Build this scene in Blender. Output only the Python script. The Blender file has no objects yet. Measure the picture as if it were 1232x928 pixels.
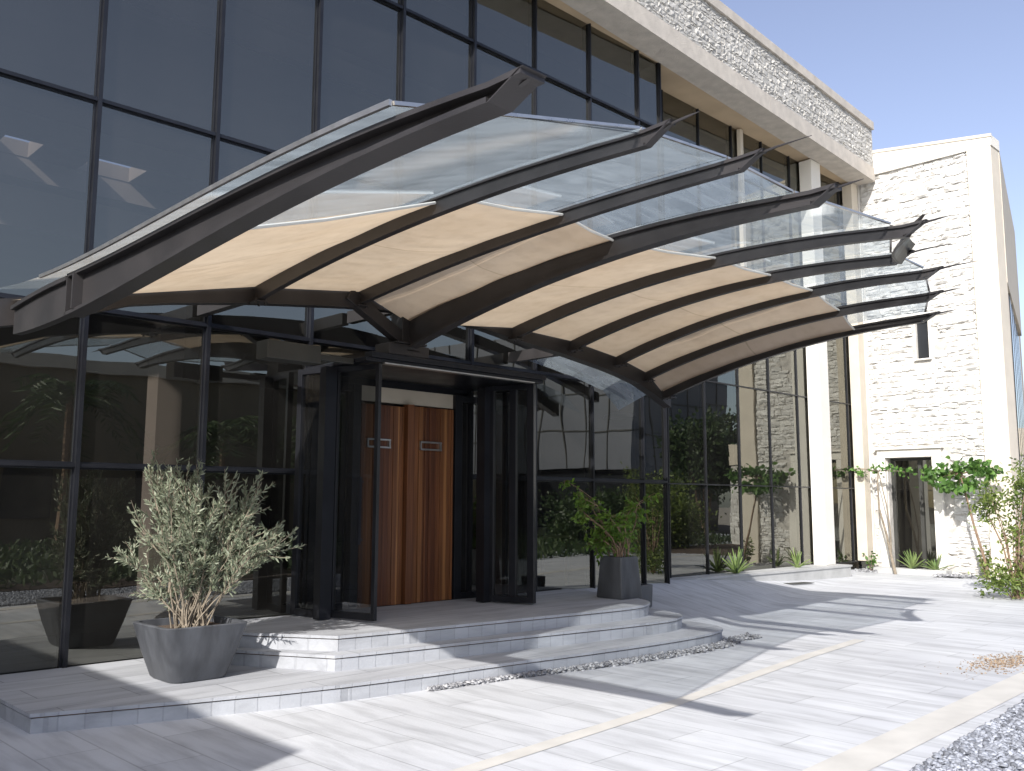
import bpy, math, random
import numpy as np
from mathutils import Vector, Matrix, noise
random.seed(7); rng = np.random.default_rng(7)
sc = bpy.context.scene
COL = sc.collection
R = math.radians

# ------------------------------------------------------------------ materials
def new_mat(name):
    m = bpy.data.materials.new(name); m.use_nodes = True
    nt = m.node_tree; nt.nodes.clear()
    out = nt.nodes.new('ShaderNodeOutputMaterial')
    return m, nt, out
def N(nt, t, **kw):
    n = nt.nodes.new(t)
    for k, v in kw.items():
        if k in n.inputs.keys(): n.inputs[k].default_value = v
        else: setattr(n, k, v)
    return n
def coords(nt, scale=(1, 1, 1), rot=(0, 0, 0), obj=True):
    tc = N(nt, 'ShaderNodeTexCoord'); mp = N(nt, 'ShaderNodeMapping')
    mp.inputs['Scale'].default_value = scale; mp.inputs['Rotation'].default_value = rot
    nt.links.new(tc.outputs['Object'], mp.inputs['Vector'])
    return mp.outputs['Vector']
def ramp(nt, fac, stops):
    r = N(nt, 'ShaderNodeValToRGB'); e = r.color_ramp.elements
    while len(e) < len(stops): e.new(0.5)
    for i, (p, c) in enumerate(stops):
        e[i].position = p; e[i].color = (c[0], c[1], c[2], 1)
    nt.links.new(fac, r.inputs['Fac']); return r.outputs['Color']
def c3(v, k=1): return (v[0]*k, v[1]*k, v[2]*k)
def simple(name, col, rough=.6, metal=0, var=.15, scale=6, bump=.1, bscale=60, spec=.5, stretch=(1, 1, 1)):
    m, nt, out = new_mat(name)
    b = N(nt, 'ShaderNodeBsdfPrincipled', Roughness=rough, Metallic=metal)
    b.inputs['Specular IOR Level'].default_value = spec
    v = coords(nt, stretch)
    n1 = N(nt, 'ShaderNodeTexNoise', Scale=scale, Detail=6.0); nt.links.new(v, n1.inputs['Vector'])
    col_o = ramp(nt, n1.outputs['Fac'], [(.3, c3(col, 1-var)), (.7, c3(col, 1+var))])
    nt.links.new(col_o, b.inputs['Base Color'])
    rr = N(nt, 'ShaderNodeMapRange'); rr.inputs['To Min'].default_value = max(rough-.12, .02); rr.inputs['To Max'].default_value = min(rough+.15, 1)
    nt.links.new(n1.outputs['Fac'], rr.inputs['Value']); nt.links.new(rr.outputs['Result'], b.inputs['Roughness'])
    if bump:
        n2 = N(nt, 'ShaderNodeTexNoise', Scale=bscale, Detail=4.0); nt.links.new(v, n2.inputs['Vector'])
        bp = N(nt, 'ShaderNodeBump', Strength=bump, Distance=.02); nt.links.new(n2.outputs['Fac'], bp.inputs['Height'])
        nt.links.new(bp.outputs['Normal'], b.inputs['Normal'])
    nt.links.new(b.outputs['BSDF'], out.inputs['Surface'])
    return m

M = {}
M['steel'] = simple('dark_bronze_steel', (.046, .042, .042), .40, .35, .2, 3, .04, 90)
M['frame'] = simple('black_frame', (.018, .019, .024), .35, .4, .2, 3, 0)
M['header'] = simple('grey_header', (.05, .05, .045), .5, .2, .15, 3, .03)
M['plinth'] = simple('light_plinth', (.42, .42, .41), .7, 0, .12, 4, .15)
M['trim'] = simple('smooth_limestone', (.56, .50, .41), .8, 0, .07, 2.5, .12, 40)
M['band'] = simple('pitted_limestone', (.50, .455, .40), .85, 0, .12, 5, .5, 70)
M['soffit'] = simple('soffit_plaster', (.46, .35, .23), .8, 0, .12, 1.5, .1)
M['trim2'] = simple('cream_limestone', (.62, .56, .47), .8, 0, .06, 2.5, .12, 40)
M['white_trim'] = simple('white_limestone', (.72, .69, .63), .75, 0, .05, 2, .1)
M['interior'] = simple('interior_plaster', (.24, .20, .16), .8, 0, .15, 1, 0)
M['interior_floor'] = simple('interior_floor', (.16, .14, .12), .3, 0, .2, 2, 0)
M['opp'] = simple('tan_render', (.17, .14, .09), .9, 0, .1, 1, .1)
M['glass_dark'] = simple('window_dark', (.02, .022, .026), .1, 0, .1, 1, 0)
M['pot'] = simple('grey_fibre_cement', (.075, .079, .088), .5, 0, .3, 9, .12, 30, stretch=(1, 1, .3))
M['pot_dark'] = simple('dark_fibre_cement', (.065, .068, .074), .6, 0, .3, 9, .12, 30, stretch=(1, 1, .3))
M['soil'] = simple('soil', (.10, .07, .05), .95, 0, .5, 25, 1, 50)
M['bark'] = simple('pale_bark', (.24, .20, .15), .9, 0, .3, 12, .5, 80)
M['bark_dark'] = simple('brown_bark', (.22, .15, .10), .9, 0, .3, 12, .5, 80)
M['steel_bright'] = simple('brushed_steel', (.55, .53, .50), .3, .9, .1, 10, .02)
M['wood_table'] = simple('pale_wood', (.40, .28, .17), .5, 0, .2, 6, .05)
M['lamp'] = simple('lamp_shade', (.3, .3, .3), .4, .3, .1, 5, 0)

def leaf_mat(name, c1, c2, trans=.35):
    m, nt, out = new_mat(name)
    g = N(nt, 'ShaderNodeNewGeometry')
    col = ramp(nt, g.outputs['Random Per Island'], [(0, c1), (.6, [(a+b)/2 for a, b in zip(c1, c2)]), (1, c2)])
    b = N(nt, 'ShaderNodeBsdfPrincipled', Roughness=.5); t = N(nt, 'ShaderNodeBsdfTranslucent')
    mx = N(nt, 'ShaderNodeMixShader', Fac=trans)
    nt.links.new(col, b.inputs['Base Color']); nt.links.new(col, t.inputs['Color'])
    nt.links.new(b.outputs['BSDF'], mx.inputs[1]); nt.links.new(t.outputs['BSDF'], mx.inputs[2])
    nt.links.new(mx.outputs['Shader'], out.inputs['Surface']); return m
M['olive'] = leaf_mat('olive_leaf', (.15, .18, .115), (.36, .39, .28), .25)
M['fresh'] = leaf_mat('fresh_leaf', (.07, .15, .02), (.20, .33, .05), .4)
M['leaf'] = leaf_mat('tree_leaf', (.05, .12, .025), (.15, .28, .06), .35)
M['bushleaf'] = leaf_mat('bush_leaf', (.07, .12, .02), (.26, .32, .08), .35)
M['agave'] = leaf_mat('agave_leaf', (.11, .19, .05), (.30, .38, .14), .3)
M['darkleaf'] = leaf_mat('dark_leaf', (.03, .06, .02), (.08, .12, .04), .3)
M['orange'] = leaf_mat('dry_leaf', (.5, .2, .04), (.7, .3, .06), .3)

def glass(name, ior, tint, gloss=(.9, .93, 1), bump=.012, bs=.8, dust=0):
    m, nt, out = new_mat(name)
    t = N(nt, 'ShaderNodeBsdfTransparent'); t.inputs['Color'].default_value = (*tint, 1)
    g = N(nt, 'ShaderNodeBsdfGlossy', Roughness=.0); g.inputs['Color'].default_value = (*gloss, 1)
    fr = N(nt, 'ShaderNodeFresnel', IOR=ior)
    v = coords(nt, (1, 1, .6))
    n = N(nt, 'ShaderNodeTexNoise', Scale=bs, Detail=1.5); nt.links.new(v, n.inputs['Vector'])
    bp = N(nt, 'ShaderNodeBump', Strength=1, Distance=bump); nt.links.new(n.outputs['Fac'], bp.inputs['Height'])
    nt.links.new(bp.outputs['Normal'], g.inputs['Normal'])
    mx = N(nt, 'ShaderNodeMixShader')
    nt.links.new(fr.outputs['Fac'], mx.inputs['Fac'])
    nt.links.new(t.outputs['BSDF'], mx.inputs[1]); nt.links.new(g.outputs['BSDF'], mx.inputs[2])
    if dust:
        d = N(nt, 'ShaderNodeBsdfDiffuse'); d.inputs['Color'].default_value = (.55, .53, .50, 1)
        nd = N(nt, 'ShaderNodeTexNoise', Scale=1.1, Detail=5.0); nt.links.new(v, nd.inputs['Vector'])
        mr = N(nt, 'ShaderNodeMapRange'); mr.inputs['From Min'].default_value = .3; mr.inputs['From Max'].default_value = .75
        mr.inputs['To Min'].default_value = dust*.5; mr.inputs['To Max'].default_value = dust*1.5
        nt.links.new(nd.outputs['Fac'], mr.inputs['Value'])
        m3 = N(nt, 'ShaderNodeMixShader'); nt.links.new(mr.outputs['Result'], m3.inputs['Fac'])
        nt.links.new(mx.outputs['Shader'], m3.inputs[1]); nt.links.new(d.outputs['BSDF'], m3.inputs[2]); mx = m3
    nt.links.new(mx.outputs['Shader'], out.inputs['Surface']); return m
M['glass'] = glass('tinted_glass', 2.45, (.33, .33, .34), gloss=(.93, .93, .84), bump=.006, dust=.014)
M['clear'] = glass('clear_glass', 1.85, (.38, .40, .41), bump=.002, dust=.01)

def canopy_glass():
    m, nt, out = new_mat('dusty_canopy_glass')
    t = N(nt, 'ShaderNodeBsdfTransparent'); t.inputs['Color'].default_value = (.90, .95, .97, 1)
    tl = N(nt, 'ShaderNodeBsdfTranslucent'); tl.inputs['Color'].default_value = (.44, .50, .53, 1)
    g = N(nt, 'ShaderNodeBsdfGlossy', Roughness=.08); g.inputs['Color'].default_value = (.9, .95, 1, 1)
    v = coords(nt, (1.3, 5, 1))
    n = N(nt, 'ShaderNodeTexNoise', Scale=1.6, Detail=3.0, Distortion=.8); nt.links.new(v, n.inputs['Vector'])
    mr = N(nt, 'ShaderNodeMapRange'); mr.inputs['From Min'].default_value = .3; mr.inputs['From Max'].default_value = .7
    mr.inputs['To Min'].default_value = .32; mr.inputs['To Max'].default_value = .54
    nt.links.new(n.outputs['Fac'], mr.inputs['Value'])
    m1 = N(nt, 'ShaderNodeMixShader'); nt.links.new(mr.outputs['Result'], m1.inputs['Fac'])
    nt.links.new(t.outputs['BSDF'], m1.inputs[1]); nt.links.new(tl.outputs['BSDF'], m1.inputs[2])
    fr = N(nt, 'ShaderNodeFresnel', IOR=1.6); m2 = N(nt, 'ShaderNodeMixShader')
    nt.links.new(fr.outputs['Fac'], m2.inputs['Fac'])
    nt.links.new(m1.outputs['Shader'], m2.inputs[1]); nt.links.new(g.outputs['BSDF'], m2.inputs[2])
    nt.links.new(m2.outputs['Shader'], out.inputs['Surface']); return m
M['canopy_glass'] = canopy_glass()
def fabric():
    m, nt, out = new_mat('tan_shade_cloth')
    v = coords(nt, (1, 1, 1))
    n = N(nt, 'ShaderNodeTexNoise', Scale=1.2, Detail=3.0); nt.links.new(v, n.inputs['Vector'])
    col = ramp(nt, n.outputs['Fac'], [(.3, (.64, .475, .325)), (.7, (.70, .535, .38))])
    sp = N(nt, 'ShaderNodeSeparateXYZ'); nt.links.new(v, sp.inputs[0])
    ad = N(nt, 'ShaderNodeMath', operation='ADD'); ad.inputs[1].default_value = 2.62; nt.links.new(sp.outputs['Y'], ad.inputs[0])
    wob = N(nt, 'ShaderNodeMath', operation='MULTIPLY_ADD'); wob.inputs[1].default_value = .16; nt.links.new(n.outputs['Fac'], wob.inputs[0]); nt.links.new(ad.outputs[0], wob.inputs[2])
    ab = N(nt, 'ShaderNodeMath', operation='ABSOLUTE'); nt.links.new(wob.outputs[0], ab.inputs[0])
    se = ramp(nt, ab.outputs[0], [(.004, (.80, .78, .75)), (.014, (1, 1, 1))])
    n5 = N(nt, 'ShaderNodeTexNoise', Scale=7.0, Detail=5.0); nt.links.new(v, n5.inputs['Vector'])
    st = ramp(nt, n5.outputs['Fac'], [(.35, (.94, .93, .92)), (.55, (1, 1, 1))])
    for q in (se, st):
        a = N(nt, 'ShaderNodeMix', data_type='RGBA', blend_type='MULTIPLY'); a.inputs[0].default_value = 1
        nt.links.new(col, a.inputs[6]); nt.links.new(q, a.inputs[7]); col = a.outputs[2]
    d = N(nt, 'ShaderNodeBsdfDiffuse'); t = N(nt, 'ShaderNodeBsdfTranslucent')
    nt.links.new(col, d.inputs['Color']); nt.links.new(col, t.inputs['Color'])
    mx = N(nt, 'ShaderNodeMixShader', Fac=.62)
    nt.links.new(d.outputs['BSDF'], mx.inputs[1]); nt.links.new(t.outputs['BSDF'], mx.inputs[2])
    nt.links.new(mx.outputs['Shader'], out.inputs['Surface']); return m
M['fabric'] = fabric()

def paving(name, base, plank=(.30, 1.2), along_y=True, streak=.25, joint=.6, dirt=.25, rough=.6, offs=0):
    m, nt, out = new_mat(name)
    b = N(nt, 'ShaderNodeBsdfPrincipled', Roughness=rough)
    b.inputs['Specular IOR Level'].default_value = .3
    v = coords(nt, (1, 1, 1), (0, 0, R(90) if along_y else 0))
    br = N(nt, 'ShaderNodeTexBrick', Scale=1.0)
    br.inputs['Brick Width'].default_value = plank[1]; br.inputs['Row Height'].default_value = plank[0]
    br.inputs['Mortar Size'].default_value = .006; br.inputs['Mortar Smooth'].default_value = .3
    br.inputs['Color1'].default_value = (*c3(base, .92), 1); br.inputs['Color2'].default_value = (*c3(base, 1.05), 1)
    br.inputs['Mortar'].default_value = (*c3(base, joint), 1)
    nt.links.new(v, br.inputs['Vector'])
    v2 = coords(nt, (5, .7, 5) if along_y else (.7, 5, 5))
    n = N(nt, 'ShaderNodeTexNoise', Scale=1.3, Detail=5.0, Roughness=.6, Distortion=.3); nt.links.new(v2, n.inputs['Vector'])
    st = ramp(nt, n.outputs['Fac'], [(.32, (1-streak,)*3), (.55, (1, 1, 1)), (.8, (1.0+streak*.2,)*3)])
    v3 = coords(nt); n3 = N(nt, 'ShaderNodeTexNoise', Scale=.45, Detail=6.0, Roughness=.6); nt.links.new(v3, n3.inputs['Vector'])
    dr = ramp(nt, n3.outputs['Fac'], [(.3, (1-dirt, 1-dirt, 1-dirt*.9)), (.62, (1, 1, 1))])
    a = N(nt, 'ShaderNodeMix', data_type='RGBA', blend_type='MULTIPLY'); a.inputs[0].default_value = 1
    nt.links.new(br.outputs['Color'], a.inputs[6]); nt.links.new(st, a.inputs[7])
    c = N(nt, 'ShaderNodeMix', data_type='RGBA', blend_type='MULTIPLY'); c.inputs[0].default_value = 1
    nt.links.new(a.outputs[2], c.inputs[6]); nt.links.new(dr, c.inputs[7])
    nt.links.new(c.outputs[2], b.inputs['Base Color'])
    n4 = N(nt, 'ShaderNodeTexNoise', Scale=45.0, Detail=4.0); nt.links.new(v3, n4.inputs['Vector'])
    bp = N(nt, 'ShaderNodeBump', Strength=.25, Distance=.01); nt.links.new(n4.outputs['Fac'], bp.inputs['Height'])
    bp2 = N(nt, 'ShaderNodeBump', Strength=.5, Distance=.006, invert=True); nt.links.new(br.outputs['Fac'], bp2.inputs['Height'])
    nt.links.new(bp.outputs['Normal'], bp2.inputs['Normal']); nt.links.new(bp2.outputs['Normal'], b.inputs['Normal'])
    nt.links.new(b.outputs['BSDF'], out.inputs['Surface']); return m
M['drive'] = paving('driveway_pavers', (.60, .61, .625), (.42, 1.25), True, .24, .72, .18)
M['terrace'] = paving('terrace_pavers', (.47, .48, .50), (.42, 1.25), False, .24, .6, .22)
M['riser'] = paving('riser_stone', (.44, .45, .47), (.6, .17), False, .2, .84, .25)
M['cream'] = simple('cream_pavers', (.56, .54, .50), .7, 0, .10, 3, .1)
M['joint'] = simple('rusty_joint', (.14, .09, .06), .9, 0, .5, 9, .2)
M['ground'] = simple('sandy_ground', (.36, .32, .26), .9, 0, .15, .6, .2)

def stone_mat(name, c, dark=.45, sc_=9, bump=.9, sat=None):
    m, nt, out = new_mat(name)
    b = N(nt, 'ShaderNodeBsdfPrincipled', Roughness=.9); b.inputs['Specular IOR Level'].default_value = .2
    v = coords(nt)
    g = N(nt, 'ShaderNodeNewGeometry')
    base = ramp(nt, g.outputs['Random Per Island'], [(0, c3(c, .86)), (.5, c), (1, c3(c, 1.1))])
    n = N(nt, 'ShaderNodeTexNoise', Scale=sc_, Detail=8.0, Roughness=.65); nt.links.new(v, n.inputs['Vector'])
    k = ramp(nt, n.outputs['Fac'], [(.30, (dark, dark*.97, dark*.9)), (.44, (.97, .97, .96)), (.7, (1.04, 1.04, 1.04))])
    a = N(nt, 'ShaderNodeMix', data_type='RGBA', blend_type='MULTIPLY'); a.inputs[0].default_value = 1
    nt.links.new(base, a.inputs[6]); nt.links.new(k, a.inputs[7]); nt.links.new(a.outputs[2], b.inputs['Base Color'])
    bp = N(nt, 'ShaderNodeBump', Strength=bump, Distance=.04); nt.links.new(n.outputs['Fac'], bp.inputs['Height'])
    nt.links.new(bp.outputs['Normal'], b.inputs['Normal']); nt.links.new(b.outputs['BSDF'], out.inputs['Surface'])
    return m
M['stone'] = stone_mat('split_face_limestone', (.67, .655, .63), .66, 7, .9)
M['fstone'] = stone_mat('rubble_limestone', (.49, .475, .45), .75, 10, .9)
M['gap'] = simple('stone_joint', (.50, .475, .44), .95, 0, .2, 8, .5)

def wood():
    m, nt, out = new_mat('slatted_teak')
    b = N(nt, 'ShaderNodeBsdfPrincipled', Roughness=.38)
    g = N(nt, 'ShaderNodeNewGeometry')
    base = ramp(nt, g.outputs['Random Per Island'], [(0, (.08, .026, .012)), (.45, (.15, .052, .02)), (.8, (.22, .085, .03)), (1, (.38, .17, .06))])
    v = coords(nt, (30, 30, .8)); n = N(nt, 'ShaderNodeTexNoise', Scale=1.5, Detail=6.0, Distortion=.6); nt.links.new(v, n.inputs['Vector'])
    k = ramp(nt, n.outputs['Fac'], [(.3, (.6,)*3), (.65, (1.15,)*3)])
    a = N(nt, 'ShaderNodeMix', data_type='RGBA', blend_type='MULTIPLY'); a.inputs[0].default_value = 1
    nt.links.new(base, a.inputs[6]); nt.links.new(k, a.inputs[7]); nt.links.new(a.outputs[2], b.inputs['Base Color'])
    nt.links.new(b.outputs['BSDF'], out.inputs['Surface']); return m
M['wood'] = wood()
def pebble_mat(name, c1, c2):
    m, nt, out = new_mat(name)
    b = N(nt, 'ShaderNodeBsdfPrincipled', Roughness=.8); g = N(nt, 'ShaderNodeNewGeometry')
    base = ramp(nt, g.outputs['Random Per Island'], [(0, c1), (1, c2)])
    nt.links.new(base, b.inputs['Base Color']); nt.links.new(b.outputs['BSDF'], out.inputs['Surface']); return m
M['pebble'] = pebble_mat('grey_pebbles', (.10, .105, .12), (.40, .42, .47))
M['litter'] = pebble_mat('dry_litter', (.10, .06, .035), (.42, .32, .22))
M['rubble'] = pebble_mat('mixed_rubble', (.08, .08, .09), (.42, .42, .43))

# ------------------------------------------------------------------ mesh helpers
class MB:
    def __init__(s): s.v = []; s.f = []; s.m = []
    def add(s, vs, fs, mi=0):
        o = len(s.v); s.v += [tuple(q) for q in vs]
        for f in fs: s.f.append([o+i for i in f]); s.m.append(mi)
    def box(s, a, b, mi=0):
        x0, x1 = sorted((a[0], b[0])); y0, y1 = sorted((a[1], b[1])); z0, z1 = sorted((a[2], b[2]))
        s.add([(x0, y0, z0), (x1, y0, z0), (x1, y1, z0), (x0, y1, z0), (x0, y0, z1), (x1, y0, z1), (x1, y1, z1), (x0, y1, z1)],
              [(0, 3, 2, 1), (4, 5, 6, 7), (0, 1, 5, 4), (1, 2, 6, 5), (2, 3, 7, 6), (3, 0, 4, 7)], mi)
    def obox(s, p, q, w, h, up=(0, 0, 1), mi=0):       # bar from p to q, width w (sideways), height h
        p, q = Vector(p), Vector(q); d = (q-p).normalized(); u = Vector(up); sd = d.cross(u)
        if sd.length < 1e-4: sd = d.cross(Vector((1, 0, 0)))
        sd.normalize(); u = sd.cross(d).normalized()
        c = [(-w/2, -h/2), (w/2, -h/2), (w/2, h/2), (-w/2, h/2)]
        s.add([p+sd*a+u*b for a, b in c]+[q+sd*a+u*b for a, b in c],
              [(3, 2, 1, 0), (4, 5, 6, 7), (0, 1, 5, 4), (1, 2, 6, 5), (2, 3, 7, 6), (3, 0, 4, 7)], mi)
    def tube(s, pts, rads, n=7, mi=0):
        pts = [Vector(p) for p in pts]; vs = []; 
        for i, p in enumerate(pts):
            d = (pts[min(i+1, len(pts)-1)]-pts[max(i-1, 0)]).normalized()
            a = d.orthogonal().normalized() if i == 0 else (a - d*a.dot(d)).normalized()
            b = d.cross(a)
            for k in range(n):
                t = 2*math.pi*k/n; vs.append(p+(a*math.cos(t)+b*math.sin(t))*rads[i])
        fs = []
        for i in range(len(pts)-1):
            for k in range(n):
                k2 = (k+1) % n; fs.append((i*n+k, i*n+k2, (i+1)*n+k2, (i+1)*n+k))
        fs.append(tuple(range(n-1, -1, -1))); fs.append(tuple((len(pts)-1)*n+k for k in range(n)))
        s.add(vs, fs, mi)
    def sweep(s, secs, mi=0, cap=True):                # list of equal-length closed sections
        n = len(secs[0]); vs = [q for c in secs for q in c]; fs = []
        for i in range(len(secs)-1):
            for k in range(n):
                k2 = (k+1) % n; fs.append((i*n+k, i*n+k2, (i+1)*n+k2, (i+1)*n+k))
        if cap: fs.append(tuple(range(n-1, -1, -1))); fs.append(tuple((len(secs)-1)*n+k for k in range(n)))
        s.add(vs, fs, mi)
    def prism(s, poly, z0, z1, mi=0, side=None):
        n = len(poly); vs = [(x, y, z0) for x, y in poly]+[(x, y, z1) for x, y in poly]
        s.add(vs, [tuple(range(n, 2*n)), tuple(range(n-1, -1, -1))], mi)
        s.add(vs, [(k, (k+1) % n, n+(k+1) % n, n+k) for k in range(n)], mi if side is None else side)
    def build(s, name, mats, parent=None, smooth=False, bevel=0):
        me = bpy.data.meshes.new(name); me.from_pydata(s.v, [], s.f)
        mats = mats if isinstance(mats, (list, tuple)) else [mats]
        for m in mats: me.materials.append(m)
        if len(mats) > 1: me.polygons.foreach_set('material_index', s.m)
        if smooth: me.polygons.foreach_set('use_smooth', [True]*len(me.polygons))
        me.update()
        o = bpy.data.objects.new(name, me); COL.objects.link(o)
        if parent is not None: o.parent = parent; o.location = -wpos(parent)
        if bevel:
            b = o.modifiers.new('bevel', 'BEVEL'); b.width = bevel; b.segments = 2; b.limit_method = 'ANGLE'
        return o
WP = {}
def wpos(o):
    p = Vector((0, 0, 0))
    while o is not None: p += o.location; o = o.parent
    return p
def tag(o, label=None, cat=None, group=None, kind=None):
    if label: o['label'] = label
    if cat: o['category'] = cat
    if group: o['group'] = group
    if kind: o['kind'] = kind
    return o
def empty(name, loc, label, cat, group=None):
    o = bpy.data.objects.new(name, None); COL.objects.link(o); o.location = loc; o.empty_display_size = .2
    return tag(o, label, cat, group)
def fix_normals(o):
    import bmesh
    bm = bmesh.new(); bm.from_mesh(o.data); bmesh.ops.recalc_face_normals(bm, faces=bm.faces); bm.to_mesh(o.data); bm.free()

def leaves(name, pos, dirs, L, W, mat, parent, fold=.25, curl=.0, jitter=.35, shape='lance'):
    """pos Nx3 leaf bases, dirs Nx3 leaf directions; one mesh of individually oriented leaf blades"""
    n = len(pos); pos = np.asarray(pos, float); d = np.asarray(dirs, float)+rng.normal(0, jitter, (n, 3))
    d /= np.linalg.norm(d, axis=1)[:, None]
    r = rng.normal(0, 1, (n, 3)); sd = np.cross(d, r); sd /= np.linalg.norm(sd, axis=1)[:, None]; up = np.cross(sd, d)
    l = L*rng.uniform(.65, 1.25, (n, 1)); w = W*rng.uniform(.75, 1.25, (n, 1))
    if shape == 'lance': prof = [(.0, .12), (.35, .5), (.7, .38), (1, .0)]
    else: prof = [(.0, .1), (.3, .5), (.65, .5), (1, .05)]
    V = []
    for t, ww in prof:
        c = pos+d*l*t-up*(l*curl*t*t)
        V.append(c-sd*w*ww+up*w*fold*ww); V.append(c+sd*w*ww+up*w*fold*ww)
    V = np.stack(V, 1).reshape(-1, 3); k = len(prof)*2
    F = []
    base = np.arange(n)*k
    for j in range(len(prof)-1):
        q = np.stack([base+2*j, base+2*j+1, base+2*j+3, base+2*j+2], 1); F.append(q)
    F = np.concatenate(F)
    me = bpy.data.meshes.new(name)
    me.vertices.add(len(V)); me.vertices.foreach_set('co', V.ravel())
    me.loops.add(F.size); me.loops.foreach_set('vertex_index', F.ravel().astype(np.int32))
    me.polygons.add(len(F)); me.polygons.foreach_set('loop_start', np.arange(len(F), dtype=np.int32)*4)
    me.update(calc_edges=True); me.materials.append(mat)
    o = bpy.data.objects.new(name, me); COL.objects.link(o)
    if parent is not None: o.parent = parent; o.location = -wpos(parent)
    return o

# ------------------------------------------------------------------ camera
f_px, pitch, roll, yaw = 1104.1, .12576, .003337, .796007
fw = Vector((math.cos(yaw), math.sin(yaw), 0)); rt = Vector((math.sin(yaw), -math.cos(yaw), 0)); up = Vector((0, 0, 1))
Fv = fw*math.cos(pitch)+up*math.sin(pitch); Uv = -fw*math.sin(pitch)+up*math.cos(pitch)
Rv = rt*math.cos(roll)+Uv*math.sin(roll); U2 = -rt*math.sin(roll)+Uv*math.cos(roll)
cam = bpy.data.cameras.new('camera'); co = bpy.data.objects.new('camera', cam); COL.objects.link(co)
co.matrix_world = Matrix.Translation((0, -9, 1.65)) @ Matrix((Rv, U2, -Fv)).transposed().to_4x4()
cam.sensor_width = 36; cam.lens = f_px/1232*36; cam.clip_end = 2000; cam.clip_start = .05
sc.camera = co

# ------------------------------------------------------------------ sun and sky
sdir = Vector((1.42, .62, -1.0)).normalized()          # travel direction of the light
elev = math.asin(-sdir.z); az = math.atan2(-sdir.y, -sdir.x)   # direction towards the sun
L = bpy.data.lights.new('sun', 'SUN'); L.energy = 4.6; L.angle = R(.53); L.color = (1, .965, .92)
lo = bpy.data.objects.new('sun', L); COL.objects.link(lo); lo.rotation_euler = sdir.to_track_quat('-Z', 'Y').to_euler(); lo.location = (-20, -6, 20)
w = bpy.data.worlds.new('World'); sc.world = w; w.use_nodes = True
nt = w.node_tree; nt.nodes.clear()
sky = nt.nodes.new('ShaderNodeTexSky'); sky.sky_type = 'NISHITA'; sky.sun_disc = False
sky.sun_elevation = elev; sky.sun_rotation = math.pi/2-az
sky.altitude = 0; sky.air_density = 1.0; sky.dust_density = 1.3; sky.ozone_density = 3.5
bg = nt.nodes.new('ShaderNodeBackground'); bg.inputs['Strength'].default_value = .13
wo = nt.nodes.new('ShaderNodeOutputWorld')
hs = nt.nodes.new('ShaderNodeHueSaturation'); hs.inputs['Saturation'].default_value = .74; hs.inputs['Hue'].default_value = .512; hs.inputs['Value'].default_value = 1.12
nt.links.new(sky.outputs[0], hs.inputs['Color']); nt.links.new(hs.outputs[0], bg.inputs[0]); nt.links.new(bg.outputs[0], wo.inputs[0])
sc.view_settings.view_transform = 'Standard'; sc.view_settings.look = 'None'
sc.view_settings.exposure = .55; sc.view_settings.gamma = 1
sc.cycles.max_bounces = 8; sc.cycles.transparent_max_bounces = 16; sc.cycles.glossy_bounces = 4
sc.cycles.use_denoising = True

# ------------------------------------------------------------------ ground
def sm(t): t = min(max(t, 0), 1); return t*t*(3-2*t)
def lerp(a, b, t): return a+(b-a)*t
def H(x, y):
    drive = .10*sm((x-12)/8)
    hw = lerp(.40, .15, sm((x-11)/7)) if x > 9.2 else 0
    yb = np.interp(x, [9, 9.9, 14.1, 19.6, 21], [-2.5, -2.45, -1.0, .2, .3]); yw = np.interp(x, [9, 12, 20], [.0, .1, .6])
    t = (y-yb)/max(yw-yb, .3)
    return max(drive, lerp(drive, hw, min(max(t, 0), 1))) if x > 9.4 else drive
g = MB(); g.box((-300, -300, -.5), (400, 400, -.03)); tag(g.build('ground', M['ground']), kind='structure')
g = MB(); xs = np.concatenate([[-60, -20], np.arange(-4, 9, 1.), np.arange(9, 22, .25), [22, 24, 28, 40]]); ys = np.concatenate([[-18, -12], np.arange(-9, -4, 1.), np.arange(-4, 1.3, .2), [1.3]])
vs = [(x, y, H(x, y)) for y in ys for x in xs]; nx = len(xs)
g.add(vs, [(j*nx+i, j*nx+i+1, (j+1)*nx+i+1, (j+1)*nx+i) for j in range(len(ys)-1) for i in range(nx-1)])
tag(g.build('driveway', M['drive'], smooth=True), kind='structure')
def strip(name, pts, wd, mat, dz):
    m = MB(); n = len(pts)
    for i in range(n-1):
        (x0, y0), (x1, y1) = pts[i], pts[i+1]
        k = 12
        for j in range(k):
            xa, ya = lerp(x0, x1, j/k), lerp(y0, y1, j/k); xb, yb = lerp(x0, x1, (j+1)/k), lerp(y0, y1, (j+1)/k)
            m.add([(xa, ya-wd/2, H(xa, ya)+dz), (xb, yb-wd/2, H(xb, yb)+dz), (xb, yb+wd/2, H(xb, yb)+dz), (xa, ya+wd/2, H(xa, ya)+dz)], [(0, 1, 2, 3)])
    return tag(m.build(name, mat), kind='structure')
strip('paving_band', [(2.0, -4.75), (6, -4.4), (9.4, -3.95), (11, -3.8)], .14, M['cream'], .004)
strip('paving_band', [(2.0, -6.3), (6, -6.15), (10.5, -6.0), (24, -5.4)], .30, M['cream'], .004)

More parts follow.
